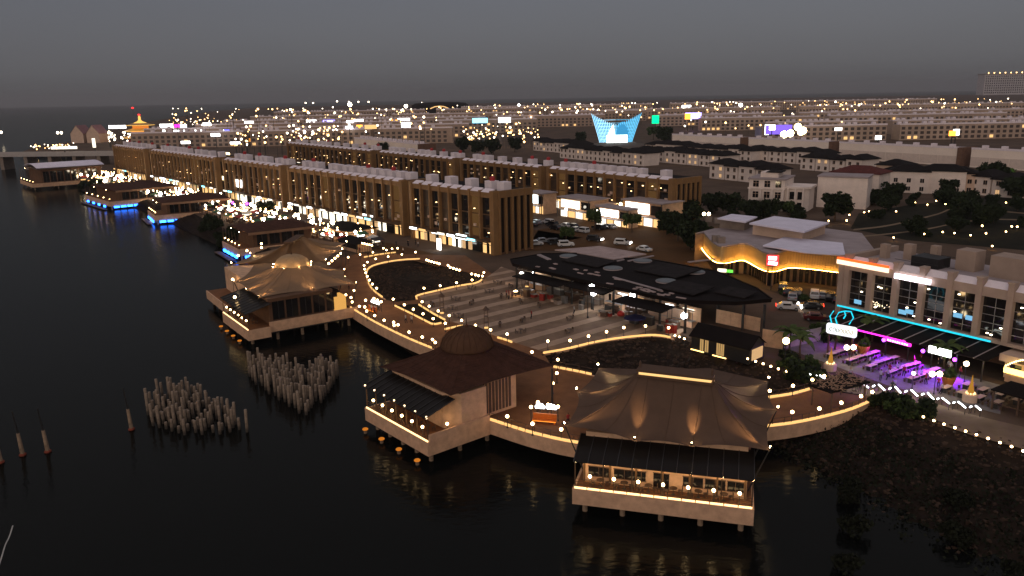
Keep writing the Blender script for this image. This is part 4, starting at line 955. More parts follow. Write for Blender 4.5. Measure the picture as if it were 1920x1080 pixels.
for i, (x, y, z_, c_) in enumerate([(18.6,-7.3,2.5,'violet'),(23.3,-7.4,2.5,'violet'),(6.2,-7.3,2.7,'violet'),(7.6,-7.3,2.6,'red'),(12.4,-7.3,2.6,'violet')]):  # last lamp is added to spread violet over the tables
    p = world(TR, (x,y,0)); o = thing('party_lamp', ['violet party lamp left of the blazing terrace sign','violet party lamp right of the blazing terrace sign','violet party lamp at the left end of the terrace canopy','red party lamp beside the left violet lamp','added violet fill lamp at the left end of the magenta board'][i], 'lamp', p)
    MB().ball((0,0,z_), .28, 8, 6).build('lens', e_purple if c_ == 'violet' else e_red, o); MB().box(-.05,.05,.1,.5,z_-.05,z_+.05).build('bracket', m_dark, o)
    L = bpy.data.lights.new('lamp_light', 'SPOT'); L.spot_size = math.radians(135); L.spot_blend = .6; L.energy = (900 if i == 2 else (2500 if i == 4 else 7000)) if c_ == 'violet' else 400; L.color = (.22,.0,1) if c_ == 'violet' else (1,.1,.05); L.shadow_soft_size = .25
    lo = bpy.data.objects.new('lamp_light', L); COL.objects.link(lo); lo.parent = o; lo.location = (0,0,z_-.5)
    d_ = (world(TR, (x,y-1,0))-p); lo.location = (d_.x*.4, d_.y*.4, z_-.1); lo.rotation_euler = Vector((d_.x, d_.y, -1.1)).to_track_quat('-Z','Y').to_euler()
sheet('terrace', [world(TR, q) for q in ((-4,-6),(29,-5.5),(34,-16),(20,-18),(-2,-15.5),(-7,-10))], -.02, mat('terrace_paving', (.2,.18,.17), .7, .25, .8))
BT = MB().box(-.9,.9,-.4,.4,.72,.78).mesh('tabletop', m_wall2); BL = MB().box(-.05,.05,-.3,.3,0,.72).mesh('trestle', m_dark)
BS = MB().box(-.9,.9,-.15,.15,.42,.47).box(-.75,-.65,-.12,.12,0,.42).box(.65,.75,-.12,.12,0,.42).mesh('bench_seat', m_wood)
def long_table(p, rz, label, group):
    o = thing('dining_table', label, 'table', p, rz, group); put('tabletop', BT, o); put('trestle', BL, o, (-.65,0,0)); put('trestle', BL, o, (.65,0,0))
    for s_ in (-.75,.75): 
        c_ = thing('bench', label.replace('table', 'bench', 1), 'bench', world(o, (0,s_,0)), rz, 'benches: '+group); put('bench_seat', BS, c_)
for i in range(5):
    for j in range(4):
        x, y = 8.5+i*3.2, -8.2-j*2.0
        long_table(world(TR, (x+random.uniform(-.2,.2), y, 0)), rr+math.pi/2+random.uniform(-.05,.05), 'pale dining table in the violet lit rows of the terrace', 'tables in the violet terrace')
for i in range(5): long_table(world(TR, (27+i*2.2, -10.5-(i%2)*.3, 0)), rr+math.pi/2, 'pale dining table in the dim row right of the violet terrace', 'tables right of the terrace')
for i in range(4): long_table(world(TR, (26+i*2.2, -14, 0)), rr+math.pi/2, 'pale dining table in the amber lit row near the frame edge', 'tables by the frame edge')
# twin globe lamps
def twin(u, v, label, e_=None):
    p = P(u, v, 2.8); o = thing('twin_globe_lamp', label, 'lamp', (p.x,p.y,0))
    MB().lathe([(.15,0),(.06,.2),(.05,2.6)], 8).build('post', m_dark, o); MB().bar((-.5,0,2.55),(.5,0,2.55),.06).build('cross_arm', m_dark, o)
    for s_ in (-.5,.5): MB().ball((s_,0,2.85), .36, 10, 7).build('globe', e_ or em('warm_bright_globe', (1,.78,.45), 22), o)
twin(1594,652, 'twin white globe lamp in the restaurant courtyard'); twin(1755,702, 'twin amber globe lamp amid the violet tables')
globe(P(1812,682,2.6), 'single amber globe lamp right of the terrace sign', None, .35, em('warm_bright_globe', (1,.78,.45), 22))
globe(P(1713,700,2.2), 'small pink tinted lamp between the terrace tables', None, .25, em('pink_globe', (1,.4,.8), 14))
# neon sign with crab legs
q0, q1 = P(1549,622,3.4), P(1606,633,3.4); o = thing('neon_sign', 'rounded white light sign with green and yellow letters under cyan crab leg neon', 'sign', (q0.x,q0.y,0), rot(V(q1.x-q0.x,q1.y-q0.y)))
NL = V(q1.x-q0.x, q1.y-q0.y).length
n8 = []
for i in range(16):
    a = 2*math.pi*i/16; n8.append((NL/2+math.copysign(NL/2-.45,math.cos(a))+.45*math.cos(a), 4.1+math.copysign(.45,math.sin(a))+.4*math.sin(a)))
mb = MB().add([(x,-.12,z_) for x,z_ in n8]+[(x,.12,z_) for x,z_ in n8], [tuple(range(16)),tuple(reversed(range(16,32)))]+[(i,i+16,(i+1)%16+16,(i+1)%16) for i in range(16)])
mb.build('light_box', em('neon_white', (.97,.97,1), 1.25), o)
for k_ in range(7):
    a_ = .75+k_*(NL-1.5)/6; rg = MB()
    for j in range(8):
        t0, t1 = 2*math.pi*j/8, 2*math.pi*(j+1)/8
        if (k_*3+j) % 7: rg.bar((a_+.2*math.cos(t0),-.16,4.05+.3*math.sin(t0)), (a_+.2*math.cos(t1),-.16,4.05+.3*math.sin(t1)), .16, .04)
    rg.build('letter', mat('sign_green', (.03,.25,.02), .6, .1) if k_ < 3 else mat('sign_yellow', (.6,.5,.02), .6, .1), o)
for x in (.5,NL-.5): MB().box(x-.12,x+.12,-.1,.1,0,3.25).build('post', m_wood, o)
for pts_ in ([(.75,5.0),(.4,6.2),(.9,7.2)], [(1.6,5.0),(1.25,6.0),(1.7,7.1),(2.6,7.5),(3.5,7.6),(3.95,6.6),(3.4,5.4)], [(2.5,7.5),(2.75,6.8),(2.5,6.2)]):
    MB().tube([(x,0,z_*.92+.3) for x, z_ in pts_], .1, 6).build('neon_tube', e_cyan, o)
# white zigzag light sticks along the terrace rim
zig = [(1488,692),(1500,697),(1513,697),(1524,706),(1536,703),(1549,712),(1563,711),(1575,718),(1588,714),(1600,722),(1614,717),(1630,728),(1646,720),(1660,733),(1677,724),(1690,738),(1707,730),(1722,744),(1738,735),(1752,751),(1765,745),(1782,758),(1795,752),(1812,766),(1828,760),(1840,770)]
sm = {}
for i in range(len(zig)-1):
    a, b_ = P(*zig[i], .9), P(*zig[i+1], .9); d_ = b_-a
    o = thing('light_stick', 'short white light tube in the zigzag row along the terrace rim', 'light', ((a.x+b_.x)/2,(a.y+b_.y)/2,0), math.atan2(d_.y,d_.x), 'zigzag of white light tubes')
    l_ = d_.length*.4 if i % 2 == 0 else d_.length*.12
    MB().box(-l_,l_,-.06,.06,.86,.98).build('tube', em('zig_white', (.92,.95,1), 7), o); MB().box(-l_,-l_+.06,-.03,.03,0,.82).box(l_-.06,l_,-.03,.03,0,.82).build('stand', m_dark, o)
# string-light tower (bottle shaped cone)
for u, v, l in ((1556,694,'small cone of amber fairy lights in the restaurant courtyard'),(1818,752,'cone of amber fairy lights at the right of the violet terrace')):
    o = thing('light_cone', l, 'decoration', P(u,v)); MB().lathe([(.9,0),(.9,.9),(.8,1.0)], 14).build('base', m_wall2, o)
    MB().lathe([(.42,1.0),(.3,1.8),(.1,3.0),(.03,3.6)], 10).build('cone', em('cone_amber', (1,.45,.06), .45), o)
    for k_ in range(9): MB().ball((.5*math.cos(k_*.7), .5*math.sin(k_*.7), 1.15), .12, 6, 5).build('bulb', e_stripw, o)
# yellow lit arch stall at the frame edge
o = thing('arch_stall', 'yellow lit stall with a bulb studded arch at the right frame edge', 'stall', P(1905,715), rr)
MB().box(-1,6,-1.2,1.2,0,1.1).build('counter', m_white, o); MB().box(-1.2,6,-1.35,-1.25,1.3,2.1).build('light_board', em('yellow_board', (1,.75,.2), 3.5), o)
MB().box(-.9,6,1,1.2,1.1,3.4).build('back_wall', m_wall2, o)
for k_ in range(16): MB().ball((-1+k_*.25, -1.3, 2.3+1.5*math.sin(min(1.57,k_*.14))), .12, 6, 5).build('bulb', em('bulb_yellow', (1,.75,.3), 6), o)
o = thing('ticket_booth', 'cream flat roofed booth with two dark windows beside the terrace', 'booth', world(TR, (27.5,-2,0)), rr)
MB().box(0,6.5,0,4,0,2.6).build('wall', m_wall2, o); MB().box(-.4,6.9,-1,4.3,2.6,3.6).build('fascia', m_wall2, o)
for x in (.7,3): MB().box(x,x+1.5,-.05,-.005,.9,2.2).build('window', m_glass, o)
MB().box(2.0,3.8,-1.06,-1.01,2.8,3.4).build('emblem', m_wood, o)
MB().box(8,8.3,-.2,.2,0,3.2).build('post', m_dark, o); MB().box(7.6,8.8,-.3,.3,2.9,3.4).build('red_lamp', e_orange, o)
# dark glass veranda at the right edge
o = thing('veranda', 'dark roofed veranda with square posts at the lower right edge', 'veranda', P(1895,765), rr)
MB().box(-1.5,10,-2.5,2.5,2.5,2.7).build('roof', m_roofd, o)
for i in range(4): MB().box(-1.3+i*3,-1.1+i*3,-2.4,-2.2,0,2.5).build('post', m_wood, o)
MB().box(-1.3,10,-2.38,-2.3,.9,1.0).build('rail', m_wood, o)

# ================================================================ golden curved building
cpx = [(1318,462),(1330,478),(1352,492),(1395,486),(1440,507),(1478,500),(1525,503),(1582,510)]
front = catmull([P(u,v,3.6) for u, v in cpx], 4)
oc = V(58,172); G = thing('curved_building', 'low folded golden lit building with pale roofs and a red sign', 'building', oc)
gm = mat('gold_slats', (.42,.27,.1), .6, .25, .8)
back = [V(76,162), V(82,182), V(70,198), V(50,192), V(44,186)]
body = [p-oc for p in front]+[p-oc for p in back]
ins = []
for i, p in enumerate(front):
    d_ = front[min(i+1,len(front)-1)]-front[max(i-1,0)]; nn = V(-d_.y,d_.x).normalized(); ins.append(p+nn*2.0-oc)
MB().prism([(p.x,p.y) for p in ins+[p-oc for p in back]], 0, 6.94).build('wall', mat('dim_brown_wall', (.2,.14,.1), .8, .2), G)
slat_count = 0
fr = resample(front, .55)
sm_ = MB().box(-.24,.24,-.05,.05,3.6,6.9).mesh('slat', gm)
for i in range(len(fr)-1):
    d_ = fr[i+1]-fr[i]; o = put('slat', sm_, G, ((fr[i]+fr[i+1])/2-oc)*1, math.atan2(d_.y,d_.x)); o.location.z = 0
rp = [(p-oc)*1.0 for p in front]+[p-oc for p in back]
MB().prism([(p.x,p.y) for p in rp], 6.95, 7.25).build('roof', m_roofm, G)
lm = MB().box(-.62,.62,-.5,-.4,3.42,3.47).mesh('light_strip', em('gold_strip', (1,.52,.1), 55))
fr2 = resample(front, 1.3)
for i in range(len(fr2)-1):
    d_ = fr2[i+1]-fr2[i]; o = put('light_strip', lm, G, (fr2[i]+fr2[i+1])/2-oc, math.atan2(d_.y,d_.x)); o.location.z = 0
pg = MB().box(-.4,.4,-.03,.03,.1,3.3).mesh('glass_panel', m_glass); fr3 = resample(front, 1.1)
for i in range(len(fr3)-1):
    d_ = fr3[i+1]-fr3[i]; nn = V(-d_.y,d_.x).normalized()*1.0
    o = put('glass_panel', pg, G, (fr3[i]+fr3[i+1])/2-oc+nn, math.atan2(d_.y,d_.x)); o.location.z = 0
    if i % 3 == 0: MB().box(-.1,.1,-.1,.1,0,3.4).build('column', m_bronze, G).location = ((fr3[i]-oc)+nn*.8)
def slab(pxs, z, th, m_, nm='roof_slab'):
    return MB().prism([(P(u,v,z)-oc)[:2] for u, v in pxs], z-th, z).build(nm, m_, G)
slab([(1405,418),(1452,405),(1555,417),(1508,434)], 10.2, .35, m_roofg); slab([(1345,409),(1372,401),(1420,406),(1398,416)], 10, .3, m_roofg)
slab([(1430,460),(1470,444),(1580,455),(1585,478),(1510,473)], 7.9, .25, m_roofg, 'roof_slab')
MB().prism([(P(u,v,9.8)-oc)[:2] for u, v in [(1412,419),(1452,407),(1548,418),(1505,432)]], 7.2, 9.8).build('upper_wall', m_wall2, G)
MB().prism([(P(u,v,9.6)-oc)[:2] for u, v in [(1350,409),(1374,403),(1414,407),(1396,414)]], 7.2, 9.6).build('upper_wall', m_conc, G)
for u, v in ((1328,415),(1345,418),(1342,452),(1352,455)): 
    p = P(u,v,7.3)-oc; MB().box(p.x-.8,p.x+.8,p.y-.6,p.y+.6,7.2,8.6).build('roof_plant', m_conc, G)
sp_ = P(1447,487,6.3); sg = thing('red_sign', 'red square sign with two white and lilac glowing lines on the golden building', 'sign', (sp_.x,sp_.y-.6,0), -.25)
z_ = 5.2; MB().box(-1.2,1.2,-.1,.1,z_,z_+2.2).build('light_board', em('sign_red', (1,.05,.05), 1.6), sg)
MB().box(-.85,.75,-.16,-.11,z_+1.2,z_+1.95).build('white_line', em('sign_text_white', (1,.9,.9), 5), sg); MB().add([(-.9,-.16,z_+.25),(.85,-.16,z_+.1),(1.0,-.16,z_+.75),(-.75,-.16,z_+.95)], [(0,1,2,3)]).build('blue_line', em('sign_text_blue', (.8,.75,1), 5), sg)
MB().box(-.08,.08,-.08,.08,0,z_).build('post', m_dark, sg)
sg = thing('light_sign', 'small white and green glowing sign below the golden wall', 'sign', (P(1360,507,3).x, P(1360,507,3).y, 0), -.4)
MB().box(-1.6,.2,-.1,.1,2.6,3.3).build('white_panel', e_whites, sg); MB().box(.22,1.6,-.1,.1,2.6,3.2).build('green_panel', em('green_panel', (.2,.9,.1), 1.2), sg); MB().box(-.06,.06,-.06,.06,0,2.6).build('post', m_dark, sg)
twin_p = P(1322,402,3)
for k_, u in enumerate((1320,1329)): globe(P(u,401,4.5), ['left','right'][k_]+' warm lamp of the pair on the corner of the curved building', None, .5, em('warm_bright_globe', (1,.78,.45), 22))

# ================================================================ piles in the water
PL = [MB().lathe([(.2,-2.5),(.21,h-.1),(.17,h)], 8).mesh('concrete_pile', m_pileold) for h in (1.0,1.7,2.2,2.7,3.2)]
def pile_field(pxs, step, label, group, hmin):
    poly = [P(u,v,-3) for u, v in pxs]; xs = [p.x for p in poly]; ys = [p.y for p in poly]; c_ = 0
    x = min(xs); row = 0
    while x < max(xs):
        y = min(ys)+(row%2)*step/2
        while y < max(ys):
            if inside((x,y), poly) and random.random() < .93:
                o = put('concrete_pile', random.choice(PL[hmin:]), None, (x+random.uniform(-.12,.12), y+random.uniform(-.12,.12), -3)); c_ += 1
                o.rotation_euler = (random.gauss(0,.018), random.gauss(0,.018), 0); tag(o, label, 'pile', group)
            y += step
        x += step*.87; row += 1
    print('piles', c_)
pile_field([(455,694),(480,722),(520,752),(571,784),(602,758),(634,724),(634,700),(604,688),(562,706),(520,688),(480,682)], 1.25, 'pale concrete pile standing in the heart shaped cluster near the pavilions', 'heart shaped cluster of piles', 1)
pile_field([(268,768),(285,802),(340,818),(400,818),(464,810),(440,780),(400,757),(365,737),(318,736),(285,748)], 1.3, 'weathered pile in the looser, darker cluster left of the heart', 'looser cluster of piles', 0)
for u, v, l in ((43,854,'leaning mooring post farthest left in the open water'),(90,848,'leaning mooring post second from the left in the open water'),(247,806,'leaning mooring post beside the loose pile cluster'),(2,868,'mooring post cut by the left frame edge')):
    o = thing('mooring_post', l, 'post', P(u,v,-3)); o.rotation_euler = (0,-.05,0)
    MB().tube([(0,0,-1.5),(0,0,3.0)], .3, 8, .2).build('pale_sleeve', m_pile, o); MB().tube([(0,0,3.0),(-.1,0,6.0)], .13, 6, .08).build('dark_pole', m_black, o)
    MB().lathe([(.4,.0),(.45,.15),(.35,.3)], 8).build('collar', mat('rusty_collar', (.2,.05,.03), .9, .3), o)
rp_ = catmull([P(24,986,-2.98), P(18,1005,-2.98), P(10,1022,-2.98), P(3,1045,-2.98), P(-5,1070,-2.98)], 6)
tag(MB().tube(rp_, .07, 5).build('floating_rope', mat('pale_rope', (.5,.47,.42), .9, .2)), 'pale floating rope on the black water at the left frame edge', 'rope')
# ================================================================ shophouse rows
BOXM = {}
def shophouse(label, c0, s0, s1, n_, H_, D_, seed, front=True, podium=3.8, lit=.5, gold=True):
    rnd = random.Random(seed)
    far = c0+A_*s1; L_ = s1-s0; bw = (L_-2.4)/n_
    o = thing('shophouse_block', label, 'building', far, RZ)
    fin = m_bronze if gold else m_wall2
    MB().box(1.0, L_-.6, .75, D_, 0, H_-1.4).build('wall', m_brick if gold else m_wall2, o)
    MB().box(.2, L_-.2, 1.0, D_+.2, H_-1.4, H_-1.1).build('roof', m_roofd, o)
    MB().box(1.0, L_-1.0, -.05, .8, H_-2.4, H_-1.0).build('frieze', fin, o)
    # corner piers
    for x0, x1 in ((0,1.4),(L_-1.4,L_)):
        MB().box(x0, x1, -.35, 1.6, 0, H_-.5).build('corner_pier', fin, o)
    pf = MB().box(-.3,.3,-.4,.85,podium-.2,H_-.6).mesh('fin', fin)
    pw = MB().box(.32,bw-.32,.5,.72,podium+.4,H_-2.4).mesh('window', m_glass)
    pws = [pw, pw, pw, MB().box(.32,bw-.32,.5,.72,podium+.4,H_-2.4).mesh('window', mat('curtained_glass', (.045,.028,.017), .4, .5, .5)), MB().box(.32,bw-.32,.5,.72,podium+.4,H_-2.4).mesh('window', mat('brown_blinds', (.06,.036,.02), .4, .4, .5)), MB().box(.32,bw-.32,.5,.72,podium+.4,H_-2.4).mesh('window', em('room_lit', (1,.5,.17), .1))]
    acm = MB().box(-.45,.45,-.3,.1,0,.65).mesh('air_conditioner', m_wall2); blm = MB().box(-.6,.6,-.1,.02,0,.9).mesh('blind', m_wall2)
    mz = [z_ for z_ in (podium+2.6, podium+6.2) if z_ < H_-2.8]
    mu = MB().box(.32,bw-.32,.44,.5,0,.3).mesh('transom', m_bronzed if gold else m_conc)
    pp_ = MB().add([(.35,-.1,H_-1.0),(bw-.35,-.1,H_-1.0),(bw-.35,1.5,H_-.15),(.35,1.5,H_-.15),(.35,1.5,H_-1.0),(bw-.35,1.5,H_-1.0)], [(0,1,2,3),(3,2,5,4),(0,3,4),(1,5,2)]).mesh('parapet_panel', m_parapet)
    lw = MB().lathe([(.22,-.08),(.28,0),(.22,.08)], 8).mesh('window_lamp', em('window_lamp_glow', (1,.66,.3), 6))
    for i in range(n_+1):
        x = 1.2+i*bw; put('fin', pf, o, (x,0,0))
        if i < n_:
            w_ = put('window', rnd.choice(pws), o, (x,0,0)); [put('transom', mu, w_, (0,0,z_)) for z_ in mz]; put('parapet_panel', pp_, o, (x,0,0))
            if rnd.random() < .35: put('air_conditioner', acm, o, (x+rnd.uniform(.9,bw-.9), .4, podium+rnd.choice([.5,3.0,6.6])))
            if rnd.random() < .35: put('blind', blm, o, (x+rnd.uniform(1,bw-1), .44, podium+rnd.choice([1.3,3.6,4.7])))
            for _ in range(3):
                if rnd.random() < lit: put('window_lamp', lw, o, (x+rnd.uniform(.8,bw-.8), .4, rnd.choice([podium+1.6,podium+4.0,podium+5.4,podium+7.6])+rnd.uniform(-.2,.2)))
    # podium with lit shopfronts
    MB().box(1.2, L_-1.4, -1.6, .74, podium-.55, podium-.1).build('canopy', m_bronzed if gold else m_conc, o)
    for i in range(n_):
        x = 1.2+i*bw; k_ = rnd.random()
        MB().box(x+.3, x+bw-.3, .3, .72, .1, podium-.6).build('shopfront', e_whites if k_ < .28 else (e_warm if k_ < .6 else (e_warms if k_ < .8 else m_glass)), o)
        MB().box(x+bw*.42, x+bw*.42+1.1, .24, .29, .1, podium-1.0).build('shop_door', m_glass, o); MB().box(x+.3, x+bw-.3, .22, .29, podium-1.5, podium-1.35).build('shop_transom', m_dark, o)
        if rnd.random() < .5: MB().box(x+.6, x+bw-.6, -1.75, -1.62, podium-.7, podium-.1).build('shop_sign', rnd.choice([e_white,e_whites,e_warm,e_white,em('cyan_sign', (.3,.9,1), 3)]), o)
    # end facade (towards the camera) with tall openings
    ef = MB().box(-.05,.05,-.3,.3,podium-.2,H_-.8).mesh('end_fin', fin)
    m3 = 5
    for i in range(m3+1): put('end_fin', MBC('end_fin', fin, H_, podium), o, (L_+.05, 1.6+(D_-1.9)*i/m3, 0))
    for i in range(m3):
        y = 1.6+(D_-1.9)*i/m3
        MB().box(L_-.58, L_-.5, y+.35, y+(D_-1.9)/m3-.35, .4, H_-2.4).build('end_window', m_glass, o)
    MB().box(L_-.6, L_+.15, 1.6, D_, H_-2.4, H_-.6).build('end_frieze', fin, o)
    MB().box(L_-.6, L_+.1, 1.6, D_, 0, .4).build('end_base', m_brick, o)
    # roof boxes and tanks
    bm_ = MB().box(-1.4,1.4,-1.3,1.3,0,2.3).mesh('roof_box', m_parapet); tm = MB().lathe([(.7,0),(.75,.9),(.4,1.15),(.1,1.2)], 10).mesh('water_tank', m_tank)
    for i in range(n_):
        if i % 2 == 0 or rnd.random() < .3:
            b_ = put('roof_box', bm_, o, (1.2+(i+.5)*bw, D_*.45+rnd.uniform(-.5,.5), H_-1.12))
            if rnd.random() < .35: put('water_tank', tm, b_, (rnd.uniform(-.4,.4),0,2.3))
    return o
def MBC(n_, m_, H_, pod):
    k_ = (n_, m_.name, H_, pod)
    if k_ not in BOXM: BOXM[k_] = MB().box(-.35,.25,-.32,.32,0,H_-.6).mesh(n_, m_)
    return BOXM[k_]
cF = V(-4.1,198.8)
shophouse('bronze finned shophouse block at the near end of the front row', cF, 0, 38, 8, 17, 13, 1, lit=.15)
shophouse('second bronze finned shophouse block from the near end, front row', cF, 41.5, 116, 15, 17, 13, 2)
shophouse('third bronze finned shophouse block from the near end, front row', cF, 121, 176, 11, 17, 13, 3)
shophouse('fourth bronze finned shophouse block from the near end, front row', cF, 184, 270, 18, 17, 13, 4)
shophouse('farthest bronze finned shophouse block of the front row by the bridge', cF, 279, 335, 13, 17, 13, 5)
_A, _N, _R = A_, N_, RZ
A_ = Vector((-.6,.8,0)); N_ = Vector((.8,.6,0)); RZ = math.atan2(-A_.y, -A_.x)
cB2 = V(49.4,240)
shophouse('bronze finned shophouse block nearest in the back row behind the parking', cB2, 0, 60, 12, 15, 13, 6, lit=.5)
shophouse('second bronze finned shophouse block of the back row', cB2, 63, 117, 11, 15, 13, 7, lit=.4)
shophouse('third bronze finned shophouse block of the back row', cB2, 121, 190, 14, 15, 13, 8)
shophouse('farthest bronze finned shophouse block of the back row', cB2, 196, 307, 20, 15, 13, 9)
A_, N_, RZ = _A, _N, _R

# ================================================================ signs on the near rows
def lightbox(u, v, z, w, h, mt, label, rz=None, group=None, name='light_sign', post=True):
    p = P(u, v, z); o = thing(name, label, 'sign', (p.x,p.y,0), RZ if rz is None else rz, group)
    MB().box(-w/2,w/2,-.12,.12,z-h/2,z+h/2).build('light_face', mt, o)
    if post: MB().box(-.08,.08,-.06,.06,0,z-h/2).build('post', m_dark, o)
    return o
e_w20 = em('white_blaze', (1,.97,.92), 6)
lightbox(843,353,15.0,2.2,1.3,em('lilac_panel',(.8,.8,1),5),'white blob sign high on the near front block', post=False)
lightbox(861,397,6.8,2.6,2.2,em('blue_screen',(.22,.2,.9),1.6),'small blue violet screen in the near front block', post=False)
for k_, (u, v) in enumerate(((870,365),(880,366),(900,370))): lightbox(u,v,12.2,1.8,.4,em('warm_white_bar',(1,.8,.45),5),'warm bar light in the top windows of the near front block', group='bar lights in the near block', post=False, name='bar_light')
lightbox(817,435,3.2,3.6,.9,e_white,'flat white sign on a kiosk below the near front block'); lightbox(865,444,3.4,4.4,1.2,em('cyan_white',(.8,.97,1),6),'larger white sign over the shop canopy of the near block')
lightbox(823,458,1.6,1.6,3.0,e_w20,'upright white glowing shape on the street below the near block')
lightbox(651,387,4.6,9,1.2,em('pink_white',(1,.9,.92),6),'long pinkish white sign over the second front block shops'); lightbox(660,397,3,3.4,2,em('cyan_sign2',(.4,.95,1),5),'square cyan glowing sign below the long pink sign')
lightbox(619,387,4,4,1.4,e_white,'bright white sign left of the long pinkish sign'); lightbox(720,387,5,4.4,1.6,e_white,'double white sign near the right end of the second block')
lightbox(617,366,7,2.6,1.4,em('lilac_panel',(.8,.8,1),5),'small lilac white sign on the second front block', post=False)
lightbox(690,408,3.2,6,3.0,e_w20,'blazing white shopfront sign below the second front block'); lightbox(725,410,3.6,6,.8,em('cyan_white',(.8,.97,1),6),'tilted pale canopy sign near the second block corner')
lightbox(497,365,4,9,3.0,e_w20,'blazing white shop sign left below the third front block'); lightbox(530,369,4,8,2.6,e_w20,'blazing white shop sign right below the third front block')
lightbox(470,352,6,5,2.6,e_w20,'white glowing sign above the market near the third block'); lightbox(448,344,7,5,3,e_w20,'white glowing sign left of the third block')
lightbox(425,335,8,9,1.6,em('warm_white_bar',(1,.8,.45),5),'long warm white sign between third and fourth blocks'); lightbox(425,288,15.5,7,1.2,em('gold_sign2',(1,.75,.4),4),'gold roof sign on the stair tower of the fourth block', post=False)
lightbox(425,312,10,6,.8,em('lilac_panel',(.8,.8,1),5),'lilac white balcony sign on the fourth block', post=False)
lightbox(262,318,5,7,1.6,e_whites,'long white market sign below the farthest front block')
# ================================================================ street market between shore and front row
rnd = random.Random(5)
def base_at(s, n): return V(-4.1,198.8)+A_*s-N_*n
AWN = [mat('awning_white', (.6,.56,.5), .85, .1), mat('awning_red', (.35,.05,.04), .85, .2), mat('awning_dark', (.06,.05,.05), .85, .2), mat('awning_green', (.05,.12,.06), .85, .2)]
AN = ['white','red','black','green']; LI = [('white lit', e_w20), ('warm lit', e_warm), ('softly lit', e_whites)]
zone = ['by the near block','below the second block','below the third block','below the fourth block','near the bridge']
sm_ = {}
cnt = 0
for s in range(30, 330, 6):
    for n_ in (15, 20, 25):
        if rnd.random() < .18 or (s < 60 and n_ > 20): continue
        c_ = rnd.randrange(4); l_ = rnd.choice([0,0,1,1,1,2]); p = base_at(s+rnd.uniform(-1.5,1.5), n_+rnd.uniform(-1.5,1.5))
        o = thing('market_stall', '%s stall with %s awning in the street market %s' % (LI[l_][0], AN[c_], zone[min(4, int(s//75))]), 'stall', p, RZ+rnd.choice([0,0,.1,-.1,math.pi/2]), 'street market stalls')
        k_ = (c_, l_)
        if k_ not in sm_:
            sm_[k_] = [('counter', MB().box(-1.3,1.3,-.5,.3,0,1).mesh('counter', m_wood)), ('light_box', MB().box(-1.2,1.2,.5,.62,1.5,2.2).mesh('light_box', LI[l_][1])),
                       ('awning', MB().add([(-1.6,-1.2,2.3),(1.6,-1.2,2.3),(1.6,.8,2.9),(-1.6,.8,2.9),(-1.6,-1.2,2.2),(1.6,-1.2,2.2),(1.6,.8,2.8),(-1.6,.8,2.8)], [(0,1,2,3),(7,6,5,4),(0,4,5,1),(1,5,6,2),(2,6,7,3),(3,7,4,0)]).mesh('awning', AWN[c_])),
                       ('post', MB().box(-1.5,-1.42,-1.1,-1.02,0,2.3).mesh('post', m_dark)), ('post', MB().box(1.42,1.5,-1.1,-1.02,0,2.3).mesh('post', m_dark)), ('back_wall', MB().box(-1.5,1.5,.65,.75,0,2.8).mesh('back_wall', m_wood))]
        for nm, me in sm_[k_]: put(nm, me, o)
        cnt += 1
print('stalls', cnt)
BULB = [MB().ball((0,0,0), r_, 8, 6).mesh('globe', m_, True) for r_, m_ in ((.42,em('market_white', (1,.84,.62), 22)),(.6,em('market_white', (1,.84,.62), 22)),(.27,em('market_warm', (1,.62,.27), 12)),(.22,em('market_warm', (1,.62,.27), 12)))]
BN_ = ['white globe lamp','large white globe lamp','warm globe lamp','small warm globe lamp']
MARKET_FILL = MB().add([(.3*math.cos(a*.785), -.3*math.sin(a*.785), 0) for a in range(8)], [tuple(range(8))]).mesh('lens', em('market_fill_glow', (1,.8,.55), 60))  # lens is an added bright disc that lifts the light on the street
BPM = MB().lathe([(.1,0),(.05,.2),(.04,3.0)], 6).mesh('post', m_dark)
nbulb = 0
for s in range(40, 335, 3):
    for _ in range(3):
        n_ = rnd.uniform(7, 27) if s > 70 else rnd.uniform(9, 22)
        k_ = rnd.choice([0,1,2,2,2,3,3]) if s > 110 else rnd.choice([0,2,2,3,3])
        p = base_at(s+rnd.uniform(0,3), n_); h_ = rnd.uniform(2.6,4.2)
        o = thing('market_lamp', '%s on a slim post in the street market %s' % (BN_[k_], zone[min(4, int(s//75))]), 'lamp', p, 0, 'street market lamps')
        put('globe', BULB[k_], o, (0,0,h_)); put('lens', MARKET_FILL, o, (0,0,h_-.62)); put('post', BPM, o).scale = (1,1,h_/3.0); nbulb += 1
print('market lamps', nbulb)
for u, v, c_, l in ((463,382,e_purple,'magenta glowing lamp in the market'),(368,346,e_green,'green glowing lamp in the market'),(225,318,e_green,'green glowing lamp near the bridge end of the market'),(398,340,em('deep_blue',(.1,.1,1),5),'blue glowing lamp in the market'),(436,380,e_purple,'violet lamp beside the row of warm bulbs')):
    globe(P(u,v,3), l, None, .5, c_)
